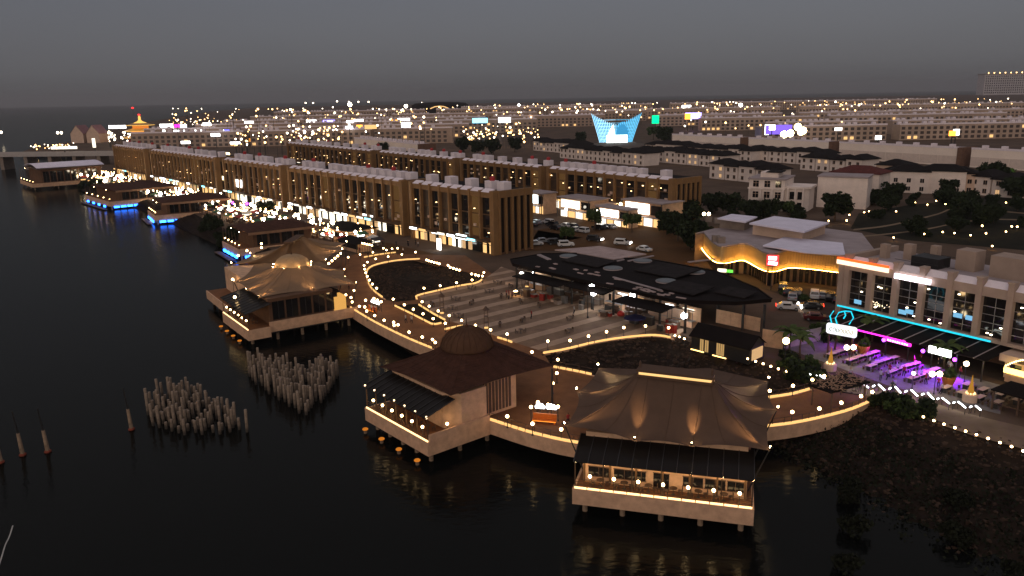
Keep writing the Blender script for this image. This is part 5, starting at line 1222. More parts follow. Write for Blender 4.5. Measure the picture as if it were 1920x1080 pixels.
# rows of warm bulbs in front of the pier pavilions
def bulb_row(u0, v0, u1, v1, n_, label, z=2.2, r=.22, dbl=False):
    for i in range(n_):
        t_ = i/(n_-1); p = P(u0+(u1-u0)*t_, v0+(v1-v0)*t_, z); globe(p, label, label, r, em('market_warm', (1,.66,.32), 12))
bulb_row(421,386,470,400,14,'small warm bulb in the long row above the third pier pavilion',2.2,.28)
bulb_row(297,353,330,362,8,'small warm bulb in the row above the fourth pier pavilion',2.2,.3); bulb_row(175,331,203,337,7,'small warm bulb in the row by the farthest pier pavilion',2.2,.34)
bulb_row(395,378,418,385,5,'warm bulb at the left end of the long bulb row',2.2,.3); bulb_row(384,376,392,384,3,'warm bulb at the roof end of the third pier pavilion',2.2,.3)
bulb_row(565,435,612,432,5,'globe in the short row behind the ridge tent roof',2.4,.32)
bulb_row(600,436,612,440,4,'small globe close to the kiosk roof corner',2.0,.26)
# bokeh-bright big lamps
for u, v in ((585,416),(408,375),(313,345),(724,378)): globe(P(u,v,4), 'large white ball lamp standing above the street market', 'large ball lamps', .7, e_globew)
# lit shops behind the parking yard
def shop(u, v, w, d_, h_, rz, label, face, roofm, name='lit_shop'):
    p = P(u, v); o = thing(name, label, 'shop', p, rz)
    MB().box(-w/2, w/2, .15, d_, 0, h_).build('wall', m_white, o); MB().box(-w/2-.5, w/2+.5, -1.2, d_+.3, h_, h_+.35).build('roof', roofm, o)
    MB().box(-w/2+.5, -w/2+.5+w*.62, -.02, .12, h_*.5, h_-.6).build('light_board', face, o); MB().box(-w/2+.3, w/2-.3, -1.6, -.05, h_*.4, h_*.4+.15).build('canopy', m_roofm, o); MB().box(w/2-w*.3, w/2-.3, .0, .12, h_*.5, h_-.8).build('window', m_glass, o)
    n_ = 4
    for i in range(n_): MB().box(-w/2+.4+i*w/n_, -w/2+(i+1)*w/n_-.2, .02, .12, .2, h_*.4).build('window', e_warm if i % 2 else e_whites, o)
    for sx_ in (-1,1): MB().box(sx_*(w/2+.3)-.1, sx_*(w/2+.3)+.1, -1.1, -.9, 0, h_).build('post', m_dark, o)
    return o
r0_ = math.atan2(-.8,.6)
shop(1078,410,15,8,6.5,r0_,'white lit shop with a pale sloping roof left behind the parking',e_whites,m_roofm); shop(1112,412,9,6,5,r0_,'small white framed shop in the middle behind the parking',e_white,m_wall2)
shop(1150,424,13,4,5.5,r0_,'blazing white shop front with two dark dots behind the parking',e_w20,m_roofm); shop(1205,424,16,9,7.5,r0_,'white lit shop with a broad grey roof right behind the parking',e_w20,m_roofm)
shop(1003,400,9,6,7,r0_,'shop with an upright white sign beside the near block corner',em('cyan_white',(.8,.97,1),6),m_roofm)
for u, v in ((1150,405),(1144,405)): pass
globe(P(1164,383,5), 'warm lamp between the two right shops behind the parking', None, .55, em('warm_bright_globe', (1,.78,.45), 22)); globe(P(1061,393,4), 'white ball lamp before the left lit shop', None, .5, e_globew); globe(P(1082,390,4), 'white ball lamp under the sloping shop roof', None, .5, e_globew); globe(P(1120,396,4), 'white ball lamp beside the small framed shop', None, .5, e_globew)
# ================================================================ vegetation
def crown_mesh(name, material, rx, rz, n_, seed, leaf=.5, clumps=14):
    rnd = random.Random(seed); mb = MB(); cs = []
    for _ in range(clumps):
        a = rnd.uniform(0,6.28); r_ = rx*math.sqrt(rnd.random())*.75; cs.append((r_*math.cos(a), r_*math.sin(a), rnd.uniform(-rz*.6,rz*.75), rnd.uniform(.3,.5)*rx))
    for _ in range(n_):
        x, y, z_, cr_ = rnd.choice(cs); d_ = Vector((rnd.gauss(0,1),rnd.gauss(0,1),rnd.gauss(0,.8))).normalized()*cr_*rnd.uniform(.6,1.05)
        p = Vector((x,y,z_))+d_; nrm = Vector((rnd.gauss(0,1),rnd.gauss(0,1),rnd.gauss(.6,1))).normalized()
        t_ = nrm.orthogonal().normalized(); b_ = nrm.cross(t_); l_ = leaf*rnd.uniform(.6,1.3)
        mb.quad(p-t_*l_*.5-b_*l_*.28, p+t_*l_*.1-b_*l_*.4, p+t_*l_*.55+b_*l_*.1, p-t_*l_*.1+b_*l_*.42)
    return mb.mesh(name, material)
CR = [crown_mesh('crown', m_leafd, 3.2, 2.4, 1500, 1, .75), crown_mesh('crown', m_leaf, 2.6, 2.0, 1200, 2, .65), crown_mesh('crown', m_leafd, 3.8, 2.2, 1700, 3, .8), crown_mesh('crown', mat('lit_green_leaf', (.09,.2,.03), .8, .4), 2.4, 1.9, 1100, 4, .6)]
def trunk(h, seed):
    rnd = random.Random(seed); mb = MB().tube([(0,0,0),(.08,.05,h*.5),(.0,.1,h)], .22, 7, .11)
    for k_ in range(5):
        a = k_*1.26+rnd.uniform(-.3,.3); mb.tube([(0,.08,h*.75),(math.cos(a)*1.0,math.sin(a)*1.0,h*1.15),(math.cos(a)*1.7,math.sin(a)*1.7,h*1.4)], .09, 5, .03)
    return mb.mesh('trunk', m_bark)
TRK = [trunk(2.6,1), trunk(3.4,2)]
def tree(p, k_, sc, label, group=None):
    o = thing('tree', label, 'tree', (p[0],p[1],0), random.uniform(0,6.3), group); o.scale = (sc,sc,sc*random.uniform(.9,1.15))
    put('trunk', TRK[k_%2], o); put('crown', CR[k_], o, (0,0,[3.4,3.9,3.3,3.9][k_])); return o
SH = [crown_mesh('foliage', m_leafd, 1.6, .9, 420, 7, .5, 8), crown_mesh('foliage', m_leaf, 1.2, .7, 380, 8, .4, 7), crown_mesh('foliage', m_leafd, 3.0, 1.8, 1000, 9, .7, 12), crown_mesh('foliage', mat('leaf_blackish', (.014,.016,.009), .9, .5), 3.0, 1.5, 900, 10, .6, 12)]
def shrub(p, k_, sc, label, group=None, z=0):
    o = thing('shrub', label, 'shrub', (p[0],p[1],z), random.uniform(0,6.3), group); o.scale = (sc,)*3
    put('foliage', SH[k_], o, (0,0,[.7,.6,1.4,1.0][k_])); MB_ = STM; put('stem', MB_, o); return o
STM = MB().tube([(0,0,-.1),(.05,0,.9)], .1, 5, .04).mesh('stem', m_bark)
FR = []
for k_ in range(3):
    mb = MB(); n_ = 7; L_ = 2.4+.3*k_
    for i in range(n_):
        t0, t1 = i/n_, (i+1)/n_; f = lambda t_: (L_*t_, .0, .9*math.sin(t_*2.2)-1.1*t_*t_)
        w0, w1 = .5*math.sin(math.pi*(.12+.85*t0)), .5*math.sin(math.pi*(.12+.85*t1)); a, b_ = f(t0), f(t1)
        mb.quad((a[0],0,a[2]),(b_[0],0,b_[2]),(b_[0]+.15,w1,b_[2]-.25*w1-.05),(a[0]+.15,w0,a[2]-.25*w0-.05)); mb.quad((b_[0],0,b_[2]),(a[0],0,a[2]),(a[0]+.15,-w0,a[2]-.25*w0-.05),(b_[0]+.15,-w1,b_[2]-.25*w1-.05))
    FR.append(mb.mesh('frond', m_palm))
def palm(p, h, label, sc=1.0, n_=12, pot=False, group=None):
    o = thing('palm_tree', label, 'palm', (p[0],p[1],0), random.uniform(0,6), group); o.scale = (sc,)*3
    MB().tube([(0,0,0),(.12,.05,h*.5),(.05,.1,h)], .17, 7, .1).build('trunk', m_bark, o)
    for i in range(n_):
        q = put('frond', FR[i%3], o, (.05,.1,h-.05), 2*math.pi*i/n_+random.uniform(-.2,.2)); q.rotation_euler[1] = random.uniform(-.35,.35)
    return o
tl = [(1565,415,0,1.5,'broad dark tree beside the blank white house wall'),(1672,382,0,1.2,'dark tree behind the green lit tree'),(1680,378,3,.9,'green lit tree among dark trees right of the white wall'),(1640,385,2,1.0,'grey green tree left of the green lit tree'),
      (1860,350,2,1.5,'wide dark tree at the right edge of the gardens'),(1890,345,3,1.0,'bright lime lit tree at the right frame edge'),(1830,360,0,1.2,'dark round tree before the wide garden tree'),(1775,372,0,1.1,'dark tree at the bend of the garden path'),(1910,375,2,1.4,'tall dark tree cut by the right frame edge'),
      (1340,400,2,1.2,'dark tree at the end of the back row'),(1375,405,0,1.2,'dark tree left of the white mansion'),(1410,410,2,1.1,'dark tree in front of the white mansion'),(1445,412,0,1.0,'small dark tree below the mansion columns'),(1480,408,1,.9,'greener tree at the right foot of the mansion'),(1290,420,2,1.3,'dark tree right of the lit shops'),(1300,470,2,1.2,'dark tree at the corner of the parking exit'),
      (1115,432,1,1.0,'green tree left of the blazing shop front'),(1185,436,1,1.0,'green tree right of the blazing shop front'),(1062,458,1,.8,'green tree standing in the parking yard'),(1250,440,0,1.1,'dark tree before the right lit shop'),(1270,452,0,1.2,'dark tree at the right rear of the parking'),
      (720,290,0,1.6,'dark tree between the rows with green lights'),(745,287,2,1.4,'dark tree right of the one with green lights'),(895,290,0,1.6,'dark tree left behind the back row'),(925,288,2,1.6,'dark tree in the middle behind the back row'),(965,285,0,1.7,'dark tree right behind the back row'),(870,284,2,1.6,'dark tree beside the long blank wall'),
      (1225,262,1,2.0,'leafy tree just right of the glowing blue wings'),(1245,270,0,2.0,'leafy tree farther right of the glowing blue wings'),(1090,270,0,1.6,'dark tree left of the glowing blue wings'),(500,408,0,.9,'dark tree beyond the first brown pier roof')]
for u, v, k_, sc, l in tl: tree(P(u,v), k_, sc, l)
for u, v, l in ((1313,455,'tall palm at the golden corner of the curved building'),(1322,468,'lower palm beside the golden corner palm'),(1565,655,'palm behind the white crab sign post'),(1635,640,'palm standing in the restaurant courtyard'),(1770,690,'palm amid the violet terrace tables'),(1500,672,'slim palm on the green verge by the promenade end'),(1480,660,'slim palm left of the green verge')):
    palm(P(u,v), 5.0 if v < 500 else 3.4, l, 1.0)
for u, v, l in ((1618,662,'orange terracotta planter in the restaurant courtyard'),(1777,722,'orange terracotta planter amid the violet terrace')):
    o = thing('planter_pot', l, 'planter', P(u,v)); MB().lathe([(.6,0),(.95,1.1),(1.0,1.3),(.9,1.3),(.88,1.15)], 16).build('pot', m_pot, o); put('foliage', SH[1], o, (0,0,1.6))
i = 0
for u, v in ((1478,680),(1490,690),(1500,700),(1505,708),(1514,712),(1520,690),(1532,705),(1540,712),(1485,705),(1470,690),(1655,760),(1675,770),(1695,772),(1715,778),(1738,780),(1668,752),(1690,760),(1530,620),(1545,640),(1575,640),(1590,628)):
    shrub(P(u,v), i%2, random.uniform(.8,1.3), 'clump of green garden plants between the promenade end and the terrace', 'garden plants by the terrace'); i += 1
for k_ in range(7):
    u = random.uniform(1570,1930); v = random.uniform(900,1090)
    p = P(u,v,-2.2)
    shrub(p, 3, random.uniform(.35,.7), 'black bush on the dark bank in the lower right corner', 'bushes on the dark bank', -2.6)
for s_ in range(60, 270, 4):
    for _ in range(2):
        q = base_at(s_, 46+random.uniform(-3,6)) if s_ > 20 else None
        j = min(len(lb)-1, random.randrange(len(lb)//9)); p = lb[(len(lb)//9)*random.randrange(1,6)+int((len(lb)//9)*random.random())] if False else None
ug = MB(); rw = len(bank)//17
for _ in range(11000):
    j = random.randrange(5,17); i_ = int(rw*random.uniform(.5,1)); p = Vector(bank[j*rw+min(i_,rw-1)])+V(random.uniform(-1.2,1.2), random.uniform(-1.2,1.2), random.uniform(.05,.7)*random.random())
    nrm = Vector((random.gauss(0,1),random.gauss(0,1),random.gauss(.6,1))).normalized(); t_ = nrm.orthogonal().normalized(); b_ = nrm.cross(t_); l_ = random.uniform(.15,.5)
    ug.quad(p-t_*l_*.5-b_*l_*.28, p+t_*l_*.1-b_*l_*.4, p+t_*l_*.55+b_*l_*.1, p-t_*l_*.1+b_*l_*.42)
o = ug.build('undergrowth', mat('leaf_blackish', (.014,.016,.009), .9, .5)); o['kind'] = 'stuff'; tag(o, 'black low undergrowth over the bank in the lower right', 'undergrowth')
rowlen = len(lb)//9
for k_ in range(34):
    c_ = int(rowlen*random.uniform(.25,.85)); p = lb[random.randrange(1,6)*rowlen+c_]
    if any(-6 < local(r_, p).x < L_+9 and local(r_, p).y < dp+2 for r_, L_, dp in PIERS): continue
    shrub((p[0],p[1]), 2, random.uniform(.7,1.3), 'dark mangrove bush on the shore between the pier pavilions', 'mangrove bushes along the shore', p[2]-.3)
for k_ in range(16):
    p = P(random.uniform(1360,1500), random.uniform(392,412)); shrub(p, 2, random.uniform(.7,1.1), 'dark hedge bush in front of the white mansion', 'hedge before the mansion')
for k_ in range(8):
    p = P(1470+k_*6, 552+k_*1.5); shrub(p, 1, .8, 'low green plant beside the parked cars below the red sign', 'plants by the car row')

# ================================================================ garden at the right with path lamps
gp = catmull([P(1600,432), P(1660,425), P(1720,412), P(1760,402), P(1790,392), P(1850,395), P(1935,402)], 6); gp2 = [p+V(1.2,2.6) for p in gp]
sheet('path', [*[p for p in gp], *reversed(gp2)], -.02, m_dirt)
gp = catmull([P(1610,445), P(1680,438), P(1740,430), P(1800,418), P(1860,412), P(1935,414)], 6); gp2 = [p+V(1.0,2.0) for p in gp]
sheet('path', [*gp, *reversed(gp2)], -.02, m_dirt)
sheet('lawn', [P(1595,428), P(1610,400), P(1700,385), P(1930,360), P(1935,470), P(1700,450)], -.04, mat('dark_lawn', (.016,.015,.009), .95, .4, .3))
wl_ = []
for x, y in ((187,1024),(322,985),(305,1020),(420,968),(450,962),(628,962),(752,904),(832,918),(890,893),(950,915),(964,850),(1022,880),(1030,830),(1345,905),(1408,875),(1005,1055),(1190,1055),(1382,1060),(1420,1062)): wl_.append((1500+x/3.483, 120+y/3.483))
for x, y in ((430,775),(685,735),(975,700),(1150,682),(1255,625),(1262,692),(1415,712),(1560,695),(1525,625),(1750,678),(1805,630),(1855,632),(1620,815),(240,575)): wl_.append((1540+x/5.053, 300+y/5.053))
for u, v in wl_: globe(P(u,v,1.0), 'low amber path lamp in the dark garden behind the right building', 'amber garden path lamps', .2, em('garden_amber', (1,.6,.22), 22))

for k_ in range(26):
    u, v = random.uniform(1640,1925), random.uniform(368,455)
    if k_ % 2: tree(P(u,v), random.choice([0,2]), random.uniform(.7,1.1), 'dark tree in the unlit garden behind the right building', 'trees in the dark garden')
    else: shrub(P(u,v), 2, random.uniform(.6,1.0), 'dark bush in the unlit garden behind the right building', 'bushes in the dark garden')
# ================================================================ houses
def house(p, rz, w, d_, h_, label, rm=None, wm=None, lit=False, group=None, nwin=3, flat=False, rh=2.2):
    o = thing('house', label, 'house', (p[0],p[1],0), rz, group)
    MB().box(0, w, 0, d_, 0, h_).build('wall', wm or mat('house_white', (.76,.64,.56), .85, .12, .3), o)
    if flat:
        MB().box(-.3, w+.3, -.3, d_+.3, h_, h_+.5).build('roof', rm or m_roofm, o)
    else:
        e_ = .7; x0, x1, y0, y1 = -e_, w+e_, -e_, d_+e_; k_ = min(w, d_)/2
        if w >= d_: ra_, rb_ = (x0+k_,(y0+y1)/2,h_+rh), (x1-k_,(y0+y1)/2,h_+rh)
        else: ra_, rb_ = ((x0+x1)/2,y0+k_,h_+rh), ((x0+x1)/2,y1-k_,h_+rh)
        vs = [(x0,y0,h_),(x1,y0,h_),(x1,y1,h_),(x0,y1,h_),ra_,rb_,(x0,y0,h_-.3),(x1,y0,h_-.3),(x1,y1,h_-.3),(x0,y1,h_-.3)]
        fs = [(0,1,5,4),(1,2,5),(2,3,4,5),(3,0,4)] if w >= d_ else [(0,1,4),(1,2,5,4),(2,3,5),(3,0,4,5)]
        MB().add(vs, fs+[(6,7,1,0),(7,8,2,1),(8,9,3,2),(9,6,0,3),(9,8,7,6)]).build('roof', rm or m_tile, o)
    for fl_ in range(max(1, int(h_//3.2))):
        for i in range(nwin):
            x = w*(i+.5)/nwin; l_ = lit and random.random() < .5
            g = MB().box(x-.7, x+.7, -.06, -.01, fl_*3.2+.9, fl_*3.2+2.5).build('window', e_warms if l_ else m_glass, o)
            MB().box(x-.82, x+.82, -.1, -.03, fl_*3.2+2.5, fl_*3.2+2.65).box(x-.82, x+.82, -.16, -.03, fl_*3.2+.78, fl_*3.2+.9).box(x-.04,x+.04,-.09,-.06,fl_*3.2+.9,fl_*3.2+2.5).build('frame', wm or m_wall2, g)
    return o
hr_ = math.atan2(-.857,.516); hd = V(.516,-.857); hn = V(.857,.516)
random.seed(21)
rowsp = [((1000,282),6,'first townhouse row behind the back shophouses'),((1050,296),9,'second townhouse row behind the back shophouses'),((1190,300),8,'third townhouse row left of the mansion'),((1210,288),10,'fourth townhouse row below the blank walls'),((1330,334),4,'short townhouse row just left of the mansion'),((1395,300),6,'townhouse row behind the mansion roof'),((1500,318),4,'townhouse row above the blank white wall'),((1650,348),7,'townhouse row along the garden trees')]
for (u, v), n_, l in rowsp:
    p = P(u, v)
    for i in range(n_):
        w = random.uniform(7.5,9.5); house(p, hr_, w, random.uniform(11,14), random.choice([6.4,6.6,7.2]), 'dark hip roofed house in the '+l, lit=random.random() < .3, group=l, nwin=2); p = p+hd*(w+.6)
# mansion and neighbours
mp_ = P(1402,392); mr = rot(P(1508,398)-mp_); 
m_hw = mat('house_white', (.76,.64,.56), .85, .12, .3)
M_ = thing('mansion', 'white three storey mansion with tall columns and balconies', 'mansion', mp_, mr)
MB().box(0,12,0,14,0,10.4).build('wall', m_hw, M_); MB().prism([(12,1),(18,1),(19.5,3),(19.5,12),(12,12)], 0, 7.6).build('wing', m_hw, M_)
MB().box(-.4,12.4,-.5,14.4,10.4,10.9).build('roof', m_roofm, M_); MB().prism([(11.8,.4),(18.3,.4),(20.2,2.8),(20.2,12.4),(11.8,12.4)], 7.6, 8.3).build('cornice', m_hw, M_); MB().box(-.3,12.2,-.45,.0,7.2,7.7).build('cornice', m_hw, M_)
MB().box(3,9,3,11,10.9,12.6).build('attic', m_hw, M_); MB().box(5,10,2.5,10,12.6,12.9).build('attic_roof', m_tile, M_)
for x in (.5,4.2,8,11.6): MB().box(x-.35,x+.35,-.9,-.3,0,7.2).build('column', m_hw, M_)
for x in (13,15.5,18): MB().box(x-.3,x+.3,.2,.8,0,7.6).build('column', m_hw, M_)
for z_ in (.8,4.2,7.9):
    for x in (1.4,5.2,8.9): 
        if z_ < 8 : g = MB().box(x,x+1.9,-.06,-.01,z_,z_+2.1).build('window', m_glass, M_); MB().box(x+.9,x+1.0,-.1,-.06,z_,z_+2.1).box(x,x+1.9,-.1,-.06,z_+1.3,z_+1.4).build('frame', m_wall2, g)
for z_ in (.4,4.0):
    for x in (13.5,16.1): MB().box(x,x+1.5,.92,.98,z_,z_+2.6).build('window', m_glass, M_)
for x in (.2,4): MB().box(x,x+7.6,-1.2,-.9,3.4,4.1).build('balcony', m_hw, M_)
house(P(1530,388), mr, 16, 12, 10.5, 'white house with a blank side wall right of the mansion', nwin=0, flat=True)
house(P(1555,375), mr-.2, 17, 12, 10.6, 'white house with a dark red hipped roof and blank wall', mat('red_tile', (.1,.03,.025), .85, .3), nwin=0)
house(P(1665,360), mr, 14, 10, 8.5, 'white house with small windows behind the green lit tree', m_tile, m_hw)
house(P(1720,362), mr, 16, 10, 9, 'white house with a dark window left of the lit garage', m_tile, m_hw)
h_ = house(P(1760,362), mr, 12, 10, 8, 'cream house with a glowing porch beside the garden', m_tile, m_wall2); MB().box(2,7,-.2,-.1,3.4,5).build('porch_light', e_warm, h_)
house(P(1640,342), mr-.3, 12, 12, 8, 'pale house with a glowing gable lamp above the blank wall', m_tile, m_wall2)
# ================================================================ long blank row backs
def blank(p0, L_, H_, label, dpt=14, wm=None):
    o = thing('row_building', label, 'building', p0, hr_)
    MB().box(0, L_, 0, dpt, 0, H_-1).build('wall', wm or mat('blank_white_wall', (.86,.73,.62), .85, .08, .1), o); MB().box(-.1, L_+.1, -.12, .3, H_-1, H_).build('parapet', m_parapet, o); MB().box(0, L_, .3, dpt, H_-1, H_-.8).build('roof', m_roofm, o)
    n_ = max(3, int(L_/9))
    for i in range(n_):
        MB().box(L_*i/n_+.05, L_*(i+1)/n_-.15, -.08, -.005, H_*.08, H_*.52).build('render_panel', mat('grey_render_band', (.66,.54,.46), .85, .1), o)
        MB().box(L_*(i+.3)/n_, L_*(i+.3)/n_+2.2, 4, 6.5, H_-.8, H_+.9).build('roof_box', m_parapet, o)
    MB().box(L_, L_+2.2, -.5, dpt, 0, H_-.4).build('end_pier', mat('brown_pier', (.16,.09,.06), .85, .2), o)
    return o
b0 = V(121.4,597.7)
for s0_, s1_, l in ((0,70,'long blank white row building right of the blue wings'),(74,140,'second long blank white row building from the blue wings'),(144,218,'third long blank white row building with brown end pier'),(222,330,'longest blank white row building at the right edge')):
    blank(b0+hd*s0_, s1_-s0_-3, 10, l)
blank(V(-55,520)-hd*130+hn*0, 120, 10, 'long blank pale wall building behind the back row', 12)
# ================================================================ cars
def car_proto(paint, kind='hatch'):
    o = thing('parked_car', 'x', 'car', (0,0,-50))
    if kind == 'suv': prof = [(-2.2,.35),(-2.25,.95),(-2.1,1.05),(-1.9,1.7),(.6,1.72),(1.2,1.08),(2.1,.98),(2.25,.7),(2.2,.35)]
    else: prof = [(-2.1,.32),(-2.15,.8),(-1.7,.95),(-1.1,1.42),(.5,1.42),(1.15,.95),(2.0,.82),(2.12,.6),(2.05,.32)]
    n_ = len(prof); vs = []
    for y, k_ in ((-.85,1),(.85,1)): vs += [(x, y*(.86 if z_ > 1.2 else 1), z_) for x, z_ in prof]
    fs = [(i,(i+1)%n_,n_+(i+1)%n_,n_+i) for i in range(n_)]+[tuple(range(n_))[::-1], tuple(range(n_,2*n_))]
    MB().add(vs, fs).build('body', paint, o)
    zt = 1.62 if kind == 'suv' else 1.34; zb = 1.1 if kind == 'suv' else .98; xa, xb = (-1.85,.65) if kind == 'suv' else (-1.15,.55)
    for y in (-1,1): MB().box(xa+.15, xb-.1, y*.83-.06, y*.83+.06, zb, zt-.06).build('side_window', m_glass, o)
    f0 = [(xb+.06,-.66,zt),(xb+.06,.66,zt),(xb+.5,.76,zb),(xb+.5,-.76,zb)]; MB().add([(x+.05,y,z_+.02) for x,y,z_ in f0],[(0,3,2,1)]).build('windscreen', m_glass, o)
    f0 = [(xa-.05,-.66,zt-.04),(xa-.05,.66,zt-.04),(xa-.22 if kind=='suv' else xa-.5,.74,zb),(xa-.22 if kind=='suv' else xa-.5,-.74,zb)]; MB().add([(x-.04,y,z_+.02) for x,y,z_ in f0],[(0,1,2,3)]).build('rear_window', m_glass, o)
    for x in (-1.35,1.35):
        for y in (-.8,.8):
            w_ = MB().tube([(x,y-.1,.32),(x,y+.1,.32)], .32, 12).build('wheel', m_black, o); MB().tube([(x,y-.12,.32),(x,y+.12,.32)], .18, 8).build('rim', m_metal, w_)
    for y in (-.6,.6):
        MB().box(2.06,2.2,y-.2,y+.2,.6,.74).build('headlight', m_white, o); MB().box(-2.2,-2.08,y-.18,y+.18,.72,.86).build('tail_light', m_redcloth, o)
    return o
pw_ = mat('white_car_paint', (.6,.59,.57), .3, .04); pb_ = mat('black_car_paint', (.02,.02,.022), .25, .04); ps_ = mat('silver_car_paint', (.3,.3,.31), .3, .04, metal=.3); pr_ = mat('red_car_paint', (.09,.008,.008), .3, .04)
protos = {('white','hatch'):car_proto(pw_), ('black','suv'):car_proto(pb_,'suv'), ('white','suv'):car_proto(pw_,'suv'), ('silver','hatch'):car_proto(ps_), ('black','hatch'):car_proto(pb_), ('red','hatch'):car_proto(pr_)}
used = set()
def car(u, v, c_, k_, ang, label, on=None, group=None):
    key = (c_,k_); p = P(u,v); 
    if key in used: o = dup(protos[key], p, ang, label, group)
    else:
        o = protos[key]; used.add(key); o.location = p; o.rotation_euler[2] = ang; o['label'] = label
        if group: o['group'] = group
    o.location.z = -.02
    if on:
        for y in (-.6,.6):
            if 'h' in on: MB().ball((2.25,y,.67), .22, 8, 6).build('headlight', e_head, o)
            if 't' in on: MB().box(-2.26,-2.21,y-.25,y+.25,.68,.9).build('tail_light', e_tail, o)
    return o
car(1004,460,'white','hatch',.2,'white car nearest the bronze corner of the near block'); car(1018,455,'silver','hatch',.2,'silver car just behind the corner white car'); car(1041,458,'black','suv',.1,'black van parked third from the bronze corner'); car(1061,462,'white','suv',.1,'pale van parked fourth from the bronze corner')
car(1115,452,'black','suv',-.5,'black car driving with headlamps lit across the yard','h'); car(1167,459,'white','suv',-.4,'white car driving across the middle of the yard','h'); car(1208,471,'white','hatch',-.9,'white car turning out at the near corner of the yard')
for i, (u, v) in enumerate(((990,418),(998,424),(1005,420),(1028,420),(1035,424),(1042,430),(1060,426),(1074,427),(1080,434),(1092,436),(1122,430),(1134,428),(1145,428))):
    c_ = [('white','hatch'),('black','hatch'),('silver','hatch'),('white','suv'),('black','suv'),('black','hatch')][i%6]
    car(u,v,*c_, random.choice([2.2,2.3,-.9,2.25]), '%s car in the jumble parked before the lit shops' % c_[0], group='cars parked before the lit shops')
for i, (u, v) in enumerate(((1468,544),(1477,552),(1486,561),(1495,556),(1527,558),(1543,558),(1556,562),(1570,566))):
    c_ = ('white','suv') if i == 4 else [('black','suv'),('black','hatch'),('silver','hatch')][i%3]
    car(u,v,*c_, 1.2, 'white car amid the dark cars below the golden building' if i == 4 else 'dark car in the row parked below the golden building', group=None if i == 4 else 'dark cars below the golden building')
car(1520,578,'black','hatch',-.35+math.pi,'black car with red tail lamps on the road by the crab sign','ht'); car(1478,580,'white','hatch',-.3,'blurred white car with a red tail lamp on the road','ht'); car(1530,600,'red','hatch',-.3,'dark red car behind the slanting banner fence')
for i in range(10): car(960-i*19, 432-i*9.5,*[('black','hatch'),('white','hatch'),('silver','hatch')][i%3], rot(A_), 'car parked along the street between market and front row', group='cars along the front row') if i > 3 and False else None
for k_ in list(protos):
    if k_ not in used:
        for ch in list(protos[k_].children_recursive)+[protos[k_]]: bpy.data.objects.remove(ch)
# ================================================================ people
def person_mesh(seed, walk):
    me = bpy.data.meshes.new('sk'); s_ = walk
    vs = [(0,0,.95),(0,0,1.2),(0,0,1.42),(0,0,1.52),(0,.02,1.62),(0,.02,1.74), (-.1,0,.9),(-.11,s_*.12,.5),(-.11,s_*-.06,.06),(-.11,s_*-.06+.14,.03), (.1,0,.9),(.11,-s_*.1,.5),(.11,-s_*.28,.08),(.11,-s_*.28+.13,.03), (-.19,0,1.4),(-.24,-s_*.08,1.13),(-.23,s_*.04,.88),(.19,0,1.4),(.24,s_*.08,1.13),(.23,s_*.16,.88)]
    ed = [(0,1),(1,2),(2,3),(3,4),(4,5),(0,6),(6,7),(7,8),(8,9),(0,10),(10,11),(11,12),(12,13),(2,14),(14,15),(15,16),(2,17),(17,18),(18,19)]
    rd = [.14,.13,.15,.06,.1,.085,.1,.075,.05,.04,.1,.075,.05,.04,.07,.05,.04,.07,.05,.04]
    me.from_pydata(vs, ed, []); o = bpy.data.objects.new('sk', me); COL.objects.link(o)
    m1 = o.modifiers.new('s','SKIN'); me.skin_vertices[0].data[0].use_root = True
    for i, r_ in enumerate(rd): me.skin_vertices[0].data[i].radius = (r_, r_*.8)
    o.modifiers.new('u','SUBSURF').levels = 1
    res = bpy.data.meshes.new_from_object(o.evaluated_get(bpy.context.evaluated_depsgraph_get())); bpy.data.objects.remove(o)
    res.materials.clear(); rr_ = random.Random(seed)
    for nm, c_ in (('trousers',rr_.choice([(.02,.02,.03),(.05,.05,.08),(.12,.1,.08)])),('shirt',rr_.choice([(.4,.38,.36),(.03,.03,.03),(.25,.03,.03),(.05,.08,.2)])),('skin',None),('hair',(.01,.008,.007))):
        res.materials.append(m_skin if c_ is None else mat('%s_cloth_%d' % (nm, seed), c_, .9, .1))
    for p_ in res.polygons:
        z_ = p_.center.z; x_ = abs(p_.center.x); p_.material_index = 0 if z_ < .95 and x_ < .19 else (2 if (z_ > 1.46 and (z_ < 1.7 and p_.center.y > -.02)) or (x_ > .19 and z_ < 1.15) else (3 if z_ > 1.55 else 1))
    res.name = 'person'; return res
PM = [person_mesh(k_, w_) for k_, w_ in ((1,1),(2,-1),(3,0),(4,.7))]; PD = [[None]*4]
dress = ['dark clothes','a plain top','a long sleeved top','casual clothes']
def person(u, v, k_, label, group=None):
    o = put('person', PM[k_], None, P(u,v), random.uniform(0,6.3)); tag(o, label, 'person', group)
person(761,606,0,'person walking on the sea wall walkway, left of the pair'); person(772,608,1,'person walking on the sea wall walkway, right of the pair')
person(1065,798,3,'person standing on the promenade beside the front tent'); person(1113,573,2,'person standing before the lit middle of the canopy hall'); person(1082,560,1,'person at the counters left of the floodlight pole')
for i in range(26): person(random.uniform(1590,1800), random.uniform(668,740), random.randrange(4), 'person among the tables of the violet terrace', 'people on the violet terrace')
for i in range(14):
    p_ = random.choice([(880,620),(1000,600),(1080,590),(950,560),(1010,640),(700,585),(740,605),(1150,610),(690,480),(660,540)]); person(p_[0]+random.uniform(-14,14), p_[1]+random.uniform(-5,5), random.randrange(4), 'person strolling across the striped plaza or garden walkway', 'people on the plaza and walkways')
for i in range(16): person(random.uniform(640,790), random.uniform(455,478), random.randrange(4), 'person strolling on the lit street behind the garden loop', 'people behind the garden loop')
